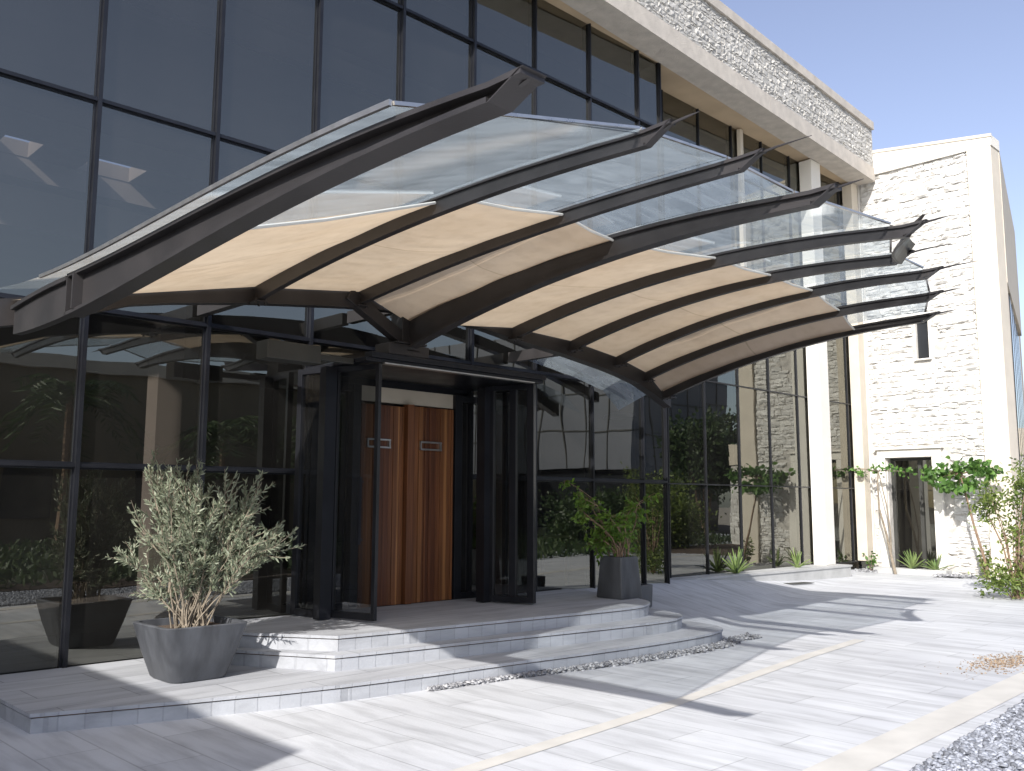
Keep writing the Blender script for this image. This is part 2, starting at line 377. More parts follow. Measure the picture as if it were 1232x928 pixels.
# steps: three shallow curved treads, each with an overhanging slab and a rusty joint under the nosing
s1 = [(2.3, -.02), (2.3, -1.77), (3.2, -2.06), (4.26, -2.36), (5.2, -2.50), (6.17, -2.58), (7.64, -2.76), (8.8, -2.82), (9.5, -2.78), (9.8, -2.66), (9.98, -2.4), (10.15, -1.2), (10.2, -.02)]
s2 = [(4.05, -.04), (4.25, -.9), (4.78, -1.87), (5.6, -1.99), (6.61, -2.12), (7.7, -2.28), (8.6, -2.4), (9.15, -2.42), (9.5, -2.3), (9.68, -2.05), (9.95, -1.2), (10.05, -.04)]
s3 = [(3.98, -.06), (4.3, -.75), (4.92, -1.70), (5.7, -1.80), (6.7, -1.90), (7.7, -2.0), (8.5, -2.08), (8.95, -2.08), (9.25, -1.98), (9.5, -1.75), (9.78, -1.1), (9.9, -.06)]
def round_poly(p, it=2):
    for _ in range(it):
        q = [p[0]]
        for a, b in zip(p[:-1], p[1:]):
            q += [(lerp(a[0], b[0], .25), lerp(a[1], b[1], .25)), (lerp(a[0], b[0], .75), lerp(a[1], b[1], .75))]
        p = q+[p[-1]]
    return p
def grow(poly, d):
    c = (sum(p[0] for p in poly)/len(poly), sum(p[1] for p in poly)/len(poly)); out = []
    n = len(poly)
    for i in range(n):
        a, b = Vector(poly[i-1]), Vector(poly[(i+1) % n]); t = (b-a).normalized(); nn = Vector((t.y, -t.x))
        if nn.dot(Vector(poly[i])-Vector(c)) < 0: nn = -nn
        out.append((poly[i][0]+nn.x*d, min(poly[i][1]+nn.y*d, -.02)))
    return out
for nm, poly, z0, z1 in [('lower_step', s1, -.02, .14), ('middle_step', s2, .135, .28), ('platform', s3, .275, .42)]:
    keep = poly[:3]; poly = keep[:-1]+round_poly(poly[2:], 1) if nm != 'lower_step' else keep[:-1]+round_poly(poly[2:], 1)
    m = MB(); m.prism(poly, z0, z1-.036, 1); m.prism(grow(poly, -.012), z1-.036, z1-.026, 2)
    m.prism(grow(poly, .012), z1-.026, z1, 0, 1)
    o = m.build(nm, [M['terrace'], M['riser'], M['joint']]); tag(o, kind='structure')

# plinth kerb below the recessed glazing
m = MB()
m.sweep([[(x, y1, .0), (x, y0, .0), (x, y0, .31), (x, y1, .31)] for x, y0, y1 in [(12.9, .35, .66), (14.5, .24, .66), (16.5, .14, .66), (18.9, .06, .66)]])
m.sweep([[(x, y1, .312), (x, y0, .312), (x, y0, .35), (x, y1, .35)] for x, y0, y1 in [(12.88, .33, .66), (14.5, .22, .66), (16.5, .12, .66), (18.93, .04, .66)]])
tag(m.build('planting_kerb', M['plinth']), kind='structure')

# ------------------------------------------------------------------ main building
B = empty('glass_fronted_building', (12, 0, 0), 'long glass fronted building with black mullions and a rough stone fascia under the roof', 'building')
X0, S = 3.110, 1.2328
ZT = [.10, 1.972, 3.468, 5.549, 7.979, 9.26]
def pane(x0, x1, z0, z1, y, k=0, mat='glass', parent=B, name='glass_pane'):
    m = MB(); a = rng.normal(0, .0022, 3)
    m.add([(x0, y+a[0], z0), (x1, y+a[1], z0), (x1, y+a[2], z1), (x0, y+a[0]-a[1]+a[2], z1)], [(0, 1, 2, 3)])
    return m.build(name, M[mat], parent)
bays = [X0+S*k for k in range(-4, 8)]+[12.35]
PX0, PX1 = X0+2*S, X0+4*S      # doorway between these mullions
for i in range(len(bays)-1):
    for j in range(5):
        if PX0-.01 < bays[i] < PX1-.01 and j < 2: continue
        pane(bays[i], bays[i+1], ZT[j], ZT[j+1], .02)
pane(PX0, PX1, 3.12, 3.468, .02)
for i, x in enumerate(bays):
    m = MB()
    z0 = 3.1 if PX0+.1 < x < PX1-.1 else .10
    q_ = .6 if x > PX1+.1 else 1
    m.box((x-.020*q_, -.045*q_, z0), (x+.020*q_, .14, 9.2)); m.box((x-.036*q_, .0, z0), (x+.036*q_, .10, 9.2))
    m.build('mullion', M['frame'], B)
for z in ZT:
    m = MB()
    segs = [(bays[0], 12.35)] if z > 3 else [(bays[0], PX0), (PX1, 12.35)]
    for a, b in segs:
        m.box((a+.0, -.035, z-.018), (b, .13, z+.018)); m.box((a, .005, z-.034), (b, .11, z+.034))
    m.build('transom', M['frame'], B)
# return and recessed glazing to the right
YR = .6
m = MB(); m.box((12.352, .1, 0), (12.40, YR, 9.2)); m.build('corner_post', M['frame'], B)
bays2 = [12.40]+[13.25+1.16*k for k in range(0, 7)]+[20.75]
ZR = [.33, 1.972, 3.9, 6.3, 8.2, 9.2]
for i in range(len(bays2)-1):
    for j in range(5): pane(bays2[i], bays2[i+1], ZR[j], ZR[j+1], YR+.02)
for x in bays2[1:-1]:
    m = MB(); m.box((x-.012, YR-.01, .33), (x+.012, YR+.12, 9.2)); m.build('mullion', M['frame'], B)
for z in ZR[:-1]:
    m = MB(); m.box((12.4, YR-.008, z-.012), (20.75, YR+.1, z+.012)); m.build('transom', M['frame'], B)
for x, w_, y_ in [(18.3, .42, .30), (15.75, .11, .50), (20.35, .3, .35)]:
    m = MB(); m.box((x, y_, .35 if w_ > .2 else 6.3), (x+w_, YR-.012, 9.17)); m.build('pilaster', M['white_trim'] if w_ > .4 else M['trim'], B, bevel=.01)

# overhanging fascia: tapering soffit, smooth band, rubble stone, coping
def yf(x): return -.6+(x-10.93)*.056
xa, xb = -3, 20.76
zb = 9.18
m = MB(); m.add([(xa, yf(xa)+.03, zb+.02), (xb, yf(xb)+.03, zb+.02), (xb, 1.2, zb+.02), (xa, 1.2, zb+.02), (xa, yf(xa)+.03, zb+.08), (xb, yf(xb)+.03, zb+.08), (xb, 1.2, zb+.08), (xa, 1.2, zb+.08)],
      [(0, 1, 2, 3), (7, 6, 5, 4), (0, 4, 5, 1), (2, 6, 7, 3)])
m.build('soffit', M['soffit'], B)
def fband(z0, z1, d, mat, name, depth=.5, n=1):
    m = MB(); L_ = xb-xa
    for k in range(n):
        a = xa+L_*k/n+(.004 if k else 0); b = xa+L_*(k+1)/n
        m.sweep([[(x, yf(x)+depth, z0), (x, yf(x)+d, z0), (x, yf(x)+d, z1), (x, yf(x)+depth, z1)] for x in (a, b)])
    return m.build(name, mat, B)
fband(zb, zb+.33, 0, M['band'], 'fascia_band', n=9)
fband(zb+.333, 10.45, .03, M['gap'], 'fascia_wall')
fband(10.453, 10.64, -.03, M['band'], 'coping', n=7)
m = MB(); m.box((-3, .62, 9.2), (20.7, 9, 10.5)); 
for (a, b, c, d) in []: pass
def stones(mb, o, ux, uy, nrm, W, Ht, ch, lmin, lmax, dep, seed, skip=None, rough=.5, dens=1):
    """irregular rough stones in courses laid on a plane: o origin, ux right, uy up, nrm outward"""
    rr = random.Random(seed); z = 0
    o, ux, uy, nrm = Vector(o), Vector(ux), Vector(uy), Vector(nrm)
    while z < Ht-.02:
        h = min(rr.uniform(*ch), Ht-z); x = -rr.uniform(0, lmax)*.5
        while x < W-.01:
            l = rr.uniform(lmin, lmax)
            a, b = max(x, 0), min(x+l, W); x += l
            if b-a < .03: continue
            if skip and skip(a, b, z, z+h): continue
            nu = max(2, int((b-a)/.09)); nv = 2
            g_ = .006; d0 = rr.uniform(.25, 1)*dep
            base = len(mb.v); V = []
            for j in range(nv+1):
                for i in range(nu+1):
                    e = (i in (0, nu)) or (j in (0, nv))
                    uu = lerp(a+g_, b-g_, i/nu)+(rr.uniform(-.02, .02) if not (i in (0, nu)) else rr.uniform(-.012, .012))
                    vv = lerp(z+g_, z+h-g_, j/nv)+(rr.uniform(-.015, .015) if e else rr.uniform(-.02, .02))
                    dd = (d0*.55+rr.uniform(-rough, rough)*dep*.5) if e else d0+rr.uniform(-rough, rough)*dep
                    V.append(o+ux*uu+uy*vv+nrm*max(dd, .004))
            Fq = [(j*(nu+1)+i, j*(nu+1)+i+1, (j+1)*(nu+1)+i+1, (j+1)*(nu+1)+i) for j in range(nv) for i in range(nu)]
            # skirt
            ring = [i for i in range(nu+1)]+[(j)*(nu+1)+nu for j in range(1, nv+1)]+[nv*(nu+1)+i for i in range(nu-1, -1, -1)]+[j*(nu+1) for j in range(nv-1, 0, -1)]
            k0 = len(V)
            for r_ in ring:
                q = V[r_]; V.append(q-nrm*((q-o).dot(nrm)+.01))
            nr = len(ring)
            Fq += [(ring[i], k0+i, k0+(i+1) % nr, ring[(i+1) % nr]) for i in range(nr)]
            mb.add(V, Fq)
        z += h
fd = Vector((1, .056, 0)).normalized(); fn = Vector((.056, -1, 0)).normalized()
m = MB(); stones(m, (9.0, yf(9.0)+.03, zb+.34), fd, (0, 0, 1), fn, 11.75, 10.445-zb-.34, (.05, .13), .07, .22, .028, 3, rough=.6)
m.build('stone_cladding', M['fstone'], B)
# roof, floors, back and side walls
m = MB(); sk = [(5.3, 6.05), (7.1, 8.3)]
m.box((-3, .7, 9.25), (20.7, 10.3, 9.6)); m.box((-3, 12.7, 9.25), (20.7, 15, 9.6)); px = -3
for a, b in sk: m.box((px, 10.3, 9.25), (a, 12.7, 9.6)); px = b
m.box((px, 10.3, 9.25), (20.7, 12.7, 9.6)); m.build('roof', M['interior'], B)
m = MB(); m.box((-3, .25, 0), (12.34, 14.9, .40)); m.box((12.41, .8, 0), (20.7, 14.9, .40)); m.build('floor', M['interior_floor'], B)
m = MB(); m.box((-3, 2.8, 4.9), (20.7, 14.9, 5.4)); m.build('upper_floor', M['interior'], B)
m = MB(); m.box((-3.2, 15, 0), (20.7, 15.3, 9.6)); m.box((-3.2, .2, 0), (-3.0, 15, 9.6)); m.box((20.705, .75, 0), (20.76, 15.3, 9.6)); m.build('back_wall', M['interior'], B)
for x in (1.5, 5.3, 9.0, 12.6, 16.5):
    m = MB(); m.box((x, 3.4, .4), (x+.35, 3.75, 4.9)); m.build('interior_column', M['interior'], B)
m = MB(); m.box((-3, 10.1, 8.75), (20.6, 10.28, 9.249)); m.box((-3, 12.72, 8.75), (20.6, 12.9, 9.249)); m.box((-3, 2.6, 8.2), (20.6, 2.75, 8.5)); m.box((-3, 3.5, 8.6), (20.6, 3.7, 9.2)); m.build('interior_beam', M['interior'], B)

# wall portion above and beside the entrance doors (y = 0), teak doors
E_ = MB(); E_.box((PX0+.05, .0, 3.02), (PX1-.05, .12, 3.12)); E_.build('door_lintel', M['frame'], B)
def slats(x0, x1, y, z0, z1, n, seed, yt=.03):
    r_ = random.Random(seed); m = MB(); x = x0
    wds = [r_.uniform(.5, 1.6) for _ in range(n)]; t = sum(wds)
    for wd in wds:
        b = x+wd/t*(x1-x0); d = r_.uniform(0, .012)
        m.box((x+.0015, y-yt-d, z0), (b-.0015, y, z1)); x = b
    return m
def teak(x0, x1, z1, seed, hx):
    d = slats(x0, x1, .0, .425, z1, 13, seed).build('teak_door', M['wood'], B, bevel=.002)
    h = MB(); h.box((hx, -.075, 2.28), (hx+.34, -.05, 2.30)); h.box((hx, -.075, 2.37), (hx+.34, -.05, 2.39))
    h.box((hx, -.07, 2.28), (hx+.02, -.03, 2.39)); h.box((hx+.32, -.07, 2.28), (hx+.34, -.03, 2.39)); h.build('pull_handle', M['steel_bright'], d)
    return d
m = MB()
for a, b in [((5.60, -.06, .425), (5.70, .1, 3.02)), ((6.16, -.06, .425), (6.27, .1, 3.02)), ((5.70, -.05, 2.93), (6.16, .1, 3.02)), ((5.70, -.05, .425), (6.16, .1, .50))]: m.box(a, b)
sl = m.build('side_light', M['frame'], B, bevel=.004)
pane(5.70, 6.16, .50, 2.93, .03, mat='clear', parent=sl, name='pane')
teak(6.29, 6.93, 2.80, 11, 6.36)
d2 = MB(); d2.box((6.935, -.10, .425), (7.03, .0, 2.83)); d2.build('teak_post', M['wood'], B)
teak(7.04, 7.72, 2.82, 12, 7.16)
m = MB(); m.box((6.27, .0, 2.84), (7.74, .06, 3.02)); m.build('transom_reflection', M['trim'], B)  # reflection above the teak doors, put in as a pale tan strip
# fixed side light right of the teak doors
m = MB()
for a, b in [((7.74, -.06, .425), (7.86, .1, 3.02)), ((8.27, -.06, .425), (8.35, .1, 3.02)), ((7.86, -.05, 2.93), (8.27, .1, 3.02)), ((7.86, -.05, .425), (8.27, .1, .50))]: m.box(a, b)
sl = m.build('side_light', M['frame'], B, bevel=.004)
pane(7.86, 8.27, .50, 2.93, .03, mat='clear', parent=sl, name='pane')

# glass vestibule: header on top, glass walls left and right, hinged leaves
V_ = empty('entrance_vestibule', (6.8, -.6, .42), 'projecting black framed glass entrance with its side leaves standing open before the teak doors', 'entrance')
def leaf(p, q, z0, z1, name, parent, fwid=.05, th=.05, bars=(), mat='frame'):
    p, q = Vector((*p, 0)), Vector((*q, 0)); d = (q-p).normalized(); Ln = (q-p).length; zz = Vector((0, 0, 1))
    m = MB()
    m.obox(p+d*fwid/2+zz*z0, p+d*fwid/2+zz*z1, th, fwid, up=d); m.obox(q-d*fwid/2+zz*z0, q-d*fwid/2+zz*z1, th, fwid, up=d)
    m.obox(p+d*fwid+zz*(z0+.035), q-d*fwid+zz*(z0+.035), th*.96, .07); m.obox(p+d*fwid+zz*(z1-.03), q-d*fwid+zz*(z1-.03), th*.96, .06)
    for t, wd in bars: m.obox(p+d*Ln*t+zz*(z0+.07), p+d*Ln*t+zz*(z1-.06), th*.9, wd, up=d)
    o = m.build(name, M[mat], parent, bevel=.003)
    s = MB(); a, b = p+d*fwid*.6, q-d*fwid*.6
    s.add([(a.x, a.y, z0+.05), (b.x, b.y, z0+.05), (b.x, b.y, z1-.04), (a.x, a.y, z1-.04)], [(0, 1, 2, 3)]); s.build('pane', M['clear'], o)
    return o
l1 = leaf((5.42, -.07), (5.52, -.60), .43, 3.10, 'side_wall', V_, .07, .06)
l2 = leaf((5.54, -.62), (5.70, -1.20), .44, 3.09, 'door_leaf', V_, .045, .05)
h = MB(); h.obox((5.60, -1.02, 1.2), (5.60, -1.02, 1.9), .03, .03); h.obox((5.60, -1.02, 1.25), (5.64, -1.02, 1.25), .02, .02); h.obox((5.60, -1.02, 1.85), (5.64, -1.02, 1.85), .02, .02)
h.build('handle', M['frame'], l2)
m = MB(); m.obox((5.44, -.62, .43), (5.44, -.62, 3.08), .12, .14); m.build('side_post', M['frame'], V_)
m = MB(); m.box((7.75, -.60, .43), (7.87, -.46, 3.08)); m.build('side_post', M['frame'], V_)
r1 = leaf((7.86, -.55), (8.06, -1.17), .44, 3.09, 'door_leaf', V_, .09, .07, [(.55, .09)])
r2 = leaf((8.10, -.10), (8.10, -1.12), .44, 3.09, 'side_wall', V_, .06, .06, [(.5, .06)])
m = MB(); m.box((5.50, -1.22, 3.10), (8.16, -.02, 3.14)); m.box((5.55, -1.25, 3.141), (8.18, -1.12, 3.20)); m.build('header', M['frame'], V_, bevel=.004)
m = MB(); m.box((5.72, -1.25, 3.085), (7.98, -1.16, 3.099)); m.build('head_trim', M['steel_bright'], V_)
m = MB(); m.box((4.42, -1.12, 3.02), (5.02, -.90, 3.20)); m.box((5.02, -1.0, 3.08), (5.5, -.94, 3.14)); m.build('air_curtain_box', M['header'], V_, bevel=.008)

# ------------------------------------------------------------------ canopy
C = empty('entrance_canopy', (6.1, -1.15, 3.3), 'curved steel canopy of nine dark ribs carrying glass and tan cloth over the entrance', 'canopy')
ribs = {1: (2.13, [(-1.13, 2.90), (-2.7, 2.88), (-3.77, 2.92), (-5.1, 3.01), (-5.57, 3.03), (-5.98, 3.05), (-6.33, 3.06), (-6.75, 3.02)]),
2: (4.25, [(-1.1, 3.50), (-1.26, 3.54), (-1.77, 3.62), (-2.89, 3.71), (-3.79, 3.77), (-4.58, 3.78), (-5.32, 3.78), (-5.8, 3.75)]),
3: (5.44, [(-1.05, 3.66), (-1.83, 3.76), (-2.92, 3.86), (-3.87, 3.9), (-4.29, 3.92), (-4.75, 3.93), (-5.34, 3.94), (-5.71, 3.94)]),
4: (6.10, [(-1.05, 3.26), (-1.5, 3.34), (-2.42, 3.55), (-3.38, 3.70), (-4.05, 3.76), (-4.76, 3.80), (-5.38, 3.81), (-5.91, 3.79)]),
5: (7.69, [(-1.1, 3.58), (-1.71, 3.71), (-2.69, 3.86), (-3.64, 3.95), (-4.18, 3.97), (-4.85, 3.97), (-5.4, 3.94), (-5.91, 3.88)]),
6: (8.75, [(-1.14, 3.56), (-1.89, 3.76), (-2.7, 3.88), (-3.51, 3.97), (-4.12, 4.0), (-4.84, 3.98), (-5.37, 3.95)]),
7: (9.67, [(-1.13, 3.46), (-2.03, 3.72), (-2.85, 3.87), (-3.59, 3.95), (-4.27, 3.99), (-5.03, 3.99), (-5.3, 3.98)]),
8: (10.32, [(-1.08, 3.31), (-2.0, 3.58), (-2.83, 3.73), (-3.58, 3.82), (-4.27, 3.86), (-5.05, 3.88)]),
9: (10.70, [(-1.17, 3.10), (-2.17, 3.38), (-2.99, 3.55), (-3.74, 3.66), (-4.42, 3.71), (-4.86, 3.72)])}
DEP = {1: (.36, .075), 2: (.20, .095), 3: (.19, .095), 4: (.36, .10), 5: (.20, .10), 6: (.19, .095), 7: (.18, .09), 8: (.17, .09), 9: (.17, .085)}
YG = {1: -6.25, 2: -5.75, 3: -5.6, 4: -5.75, 5: -5.8, 6: -5.35, 7: -5.3, 8: -5.1, 9: -4.9}
RC = {}
for k, (x, pts) in ribs.items():
    ys_, zs_ = np.array(pts).T; RC[k] = (np.polyfit(ys_, zs_, 2 if k > 1 else 3), ys_.max(), ys_.min(), x)
def zbot(k, y): return float(np.polyval(RC[k][0], max(y, RC[k][2])))
def dep(k, y):
    a, b = DEP[k]; t = (y-RC[k][1])/(RC[k][2]-RC[k][1]); t = min(max(t, 0), 1); return lerp(a, b, t)
def ztop(k, y): return zbot(k, y)+dep(k, y)
def make_rib(k):
    x = RC[k][3]; y0, y1 = RC[k][1], RC[k][2]
    if k == 1: y0 = -2.62
    FW = .12 if k in (1,) else (.11 if k == 4 else .06); tf = .022 if k != 4 else .03; tw = .02 if k != 4 else .05
    n = 26; m = MB(); fb, ft, wb = [], [], []; EXT = .17 if k == 1 else .19
    for i in range(n+1):
        t = i/n; yb = lerp(y0, y1, t); yt = lerp(y0, y1-EXT, t); zbm = zbot(k, yb); zt = zbot(k, yt)+dep(k, yt)
        if t > .9: zt += (.0 if k == 1 else .015)*((t-.9)/.1)**1.5; 
        h = FW/2
        fb.append([(x-h, yb, zbm), (x+h, yb, zbm), (x+h, yb, zbm+tf), (x-h, yb, zbm+tf)])
        ft.append([(x-h, yt, zt-tf), (x+h, yt, zt-tf), (x+h, yt, zt), (x-h, yt, zt)])
        wb.append([(x-tw/2, yb, zbm+tf-.002), (x+tw/2, yb, zbm+tf-.002), (x+tw/2, yt, zt-tf+.002), (x-tw/2, yt, zt-tf+.002)])
    m.sweep(fb); m.sweep(ft); m.sweep(wb)
    # end plates
    a, b = fb[-1], ft[-1]
    m.sweep([[a[0], a[1], b[2], b[3]], [(q[0], q[1]-.012, q[2]) for q in (a[0], a[1], b[2], b[3])]])
    a, b = fb[0], ft[0]
    m.sweep([[(q[0], q[1]+.003, q[2]) for q in (a[0], a[1], b[2], b[3])], [(q[0], q[1]-.012, q[2]) for q in (a[0], a[1], b[2], b[3])]])
    if k == 1:
        y = y0-.16; z0_, z1_ = zbot(1, y)+.02, ztop(1, y)-.02; m.box((x-.075, y-.01, z0_), (x+.075, y+.01, z1_))
    r_ = m.build('rib', M['steel'], C); fix_normals(r_)
    if k == 1:
        m = MB(); sec = []
        for i in range(9):
            y = lerp(-2.60, -1.42, i/8); zt = ztop(1, y)-.03-.10*(i/8)**2; z_ = zbot(1, y)+.02
            sec.append([(x-.03, y, z_), (x+.03, y, z_), (x+.03, y, zt), (x-.03, y, zt)])
        m.sweep(sec)
        m.sweep([[(x-.06, q[0][1], q[2][2]-.01), (x+.06, q[0][1], q[2][2]-.01), (x+.06, q[0][1], q[2][2]+.02), (x-.06, q[0][1], q[2][2]+.02)] for q in sec])
        fix_normals(m.build('rib_tail', M['steel'], r_))
    if k > 1:
        y_, m = y0-.10, MB(); z_ = zbot(k, y_)
        m.box((x-FW/2-.035, y_-.09, z_-.012), (x+FW/2+.035, y_+.09, z_-.001))
        for bx in (-1, 1):
            for by in (-.06, .06): m.tube([(x+bx*(FW/2+.018), y_+by, z_-.03), (x+bx*(FW/2+.018), y_+by, z_+.02)], [.011, .011], 6)
        m.build('gusset_plate', M['steel'], r_)
    # slender finial at the tip
    if k > 1:
        y, z = y1-.14, zbot(k, y1)+dep(k, y1)-.0
        m = MB(); m.tube([(x, y+.15, z-.02), (x, y-.15, z+.005), (x, y-(.40 if k in (3, 6, 7) else .24), z+.01)], [.012, .008, .002], 6); m.build('finial', M['steel'], r_)
    return r_
for k in ribs: make_rib(k)
# girder along the wall side, box section following the vault
def zarch(x): return float(np.interp(x, GX, GZ))
GX = [2.13, 3.2, 4.25, 5.44, 6.1, 7.0, 7.69, 8.75, 9.67, 10.32, 10.7, 10.95]; GZ = [2.98, 3.36, 3.52, 3.66, 3.70, 3.70, 3.62, 3.52, 3.40, 3.26, 3.10, 3.0]
def girder(y, w_, h_, x0, x1, dz, name, n=24):
    m = MB(); sec = []
    for i in range(n+1):
        x = lerp(x0, x1, i/n); z = zarch(x)+dz
        sec.append([(x, y-w_/2, z), (x, y+w_/2, z), (x, y+w_/2, z+h_), (x, y-w_/2, z+h_)])
    m.sweep(sec); o = m.build(name, M['steel'], C); fix_normals(o); return o
girder(-1.08, .14, .22, 2.0, 10.92, .0, 'girder')
m = MB(); P0, P1 = Vector((7.0, -.3, 4.05)), Vector((11.0, -.3, 3.26)); sec = []
for i in range(13):
    t = i/12; p = P0.lerp(P1, t)+Vector((0, 0, .10*math.sin(math.pi*t)))
    sec.append([(p.x, -.36, p.z-.06), (p.x, -.24, p.z-.06), (p.x, -.24, p.z+.08), (p.x, -.36, p.z+.08)])
m.sweep(sec); fix_normals(m.build('wall_beam', M['steel'], C))
# brackets wall -> girder
for x in (4.25, 6.1, 8.75):
    m = MB(); z = zarch(x)+.1; m.obox((x, -.03, z), (x, -1.02, z), .09, .14); m.build('wall_bracket', M['steel'], C)
m = MB(); m.box((5.98, -1.20, 3.33), (6.22, -1.0, 3.72)); m.box((5.90, -1.23, 3.335), (6.30, -.97, 3.36)); m.build('post', M['steel'], C, bevel=.006)
m = MB(); m.box((5.78, -1.24, 3.205), (6.32, -.98, 3.325)); m.build('post_base', M['steel'], C, bevel=.006)
m = MB(); m.obox((6.0, -1.13, 3.40), (5.30, -1.13, 3.78), .12, .13, up=(0, 0, 1)); m.build('strut', M['steel'], C, bevel=.004)
m = MB(); m.obox((6.2, -1.13, 3.40), (6.62, -1.13, 3.72), .07, .07, up=(0, 0, 1)); m.build('strut', M['steel'], C, bevel=.004)
# glass and cloth bays
def sheet(k, y0, ya, yb, za, zb_, sag, nu, nv, ins=.02, wav=0.0, seed=0):
    xa_, xb_ = RC[k][3]+ins, RC[k+1][3]-ins; m = MB(); vs = []
    for j in range(nv+1):
        for i in range(nu+1):
            u = i/nu; v = j/nv; y = lerp(y0, lerp(ya, yb, u), v)
            z = lerp(za(y), zb_(y), u)-sag*math.sin(math.pi*u)*math.sin(math.pi*min(max(v, .0), 1))
            z += wav*math.sin(math.pi*min(v*1.0, 1))*noise.noise(Vector((u*2+seed*7, y*1.6, seed)))
            vs.append((lerp(xa_, xb_, u), y, z))
    m.add(vs, [(j*(nu+1)+i, j*(nu+1)+i+1, (j+1)*(nu+1)+i+1, (j+1)*(nu+1)+i) for j in range(nv) for i in range(nu)])
    return m
for k in range(1, 9):
    gz = lambda q: (lambda y: ztop(q, max(y, RC[q][2]))+.035)
    m = sheet(k, -.36 if k > 5 else -1.0, YG[k], YG[k+1], gz(k), gz(k+1), .0, 4, 14, ins=.004 if k > 1 else -.10)
    o = m.build('glass_panel', M['canopy_glass'], C, smooth=True); 
    # bright ground edge of the sheet at the front
    xa_, xb_ = RC[k][3]-(.10 if k == 1 else 0), RC[k+1][3]
    e = MB(); e.obox((xa_+.01, YG[k], gz(k)(YG[k])), (xb_-.01, YG[k+1], gz(k+1)(YG[k+1])), .02, .016)
    if k == 1:
        for i in range(14):
            ya_, yb_ = lerp(-2.2, YG[1], i/14), lerp(-2.2, YG[1], (i+1)/14); e.obox((xa_, ya_, gz(1)(ya_)), (xa_, yb_, gz(1)(yb_)), .016, .024)
    e.build('glass_edge', M['steel_edge'] if 'steel_edge' in M else M['steel_bright'], o)
    cz = lambda q: (lambda y: ztop(q, y)-.045)
    m = sheet(k, -1.16, -4.05 if k > 1 else -4.15, -4.05 if k > 1 else -3.85, cz(k), cz(k+1), .03+.02*random.random(), 14, 22, ins=.012, wav=.012, seed=k)
    c = m.build('shade_cloth', M['fabric'], C, smooth=True)
    ya_, yb_ = (-4.05 if k > 1 else -4.15), (-4.05 if k > 1 else -3.85)
    e = MB(); e.tube([(RC[k][3]+.02, ya_, cz(k)(ya_)-.0), ((RC[k][3]+RC[k+1][3])/2, (ya_+yb_)/2, (cz(k)(ya_)+cz(k+1)(yb_))/2-.02), (RC[k+1][3]-.02, yb_, cz(k+1)(yb_))], [.012]*3, 6)
    e.build('cloth_hem', M['white_trim'], c)
# curved end plate tying the tips of ribs five and six
m = MB(); a, b = Vector((7.69, -5.93, zbot(5, -5.9)+.02)), Vector((8.75, -5.42, zbot(6, -5.4)+.02)); sec = []
for i in range(9):
    t = i/8; p = a.lerp(b, t)+Vector((-.16*math.sin(math.pi*t)*0, .10*math.sin(math.pi*t), 0))
    sec.append([(p.x, p.y, p.z-.02), (p.x+.02, p.y-.02, p.z-.02), (p.x+.02, p.y-.16, p.z+.15), (p.x, p.y-.14, p.z+.15)])
m.sweep(sec); fix_normals(m.build('end_plate', M['steel'], C))

# ------------------------------------------------------------------ stone tower
T = empty('stone_tower', (20.8, -1, 0), 'white split faced stone tower with smooth corner trim, a narrow slit window and a doorway', 'building')
TX = 20.8; ts = Vector((math.cos(R(15.2)), math.sin(R(15.2)), 0))
def ztow(y): return 9.60+(y+2.6)*.13
m = MB(); fr_ = [(.70, 0), (-2.6, 0)]
# front wall with openings cut: assemble from blocks
XW = TX+.05
def wallblk(y0, y1, z0, z1): m.box((XW, y0, z0), (XW+.5, y1, z1))
wallblk(.70, .02, 0, 9.36); wallblk(.02, -1.0, 2.66, 4.86); wallblk(.02, -.75, 4.86, 5.72); wallblk(.02, -1.0, 5.72, 9.36); wallblk(-1.0, -2.55, 0, 4.86)
wallblk(-1.08, -2.55, 4.86, 5.72); wallblk(-1.0, -2.55, 5.72, 9.36); 
m.build('wall', M['gap'], T)
m = MB()
def skip(a, b, z0, z1):      # u = .70 - y
    y1, y0 = .70-a, .70-b
    if y0 < .22 and y1 > -1.22 and z0 < 2.90: return True
    if y1 > -1.10 and y0 < -.73 and z1 > 4.83 and z0 < 5.75: return True
    return False
stones(m, (XW, .35, 0), (0, -1, 0), (0, 0, 1), (-1, 0, 0), 2.45, 9.36, (.05, .15), .12, .45, .055, 5,
       skip=lambda a, b, z0, z1: skip(a+.35, b+.35, z0, z1), rough=.6)
m.build('stone_cladding', M['stone'], T)
m = MB(); m.box((TX-.03, .70, 0), (XW+.45, .38, 9.36)); m.build('corner_trim', M['white_trim'], T, bevel=.01)
m = MB(); m.box((TX-.035, -2.10, 0), (XW+.45, -2.6, 9.36)); m.build('corner_trim', M['trim2'] if 'trim2' in M else M['white_trim'], T, bevel=.01)
m = MB(); m.sweep([[(TX-.04, y, 9.363), (XW+.45, y, 9.363), (XW+.45, y, ztow(y)), (TX-.04, y, ztow(y))] for y in (.75, -2.62)]); m.build('parapet', M['white_trim'], T)
m = MB(); m.sweep([[(TX-.06, y, ztow(y)-.05), (TX-.045, y, ztow(y)-.05), (TX-.045, y, ztow(y)+.02), (TX-.06, y, ztow(y)+.02)] for y in (.75, -2.64)]); m.build('coping_lip', M['trim'], T)
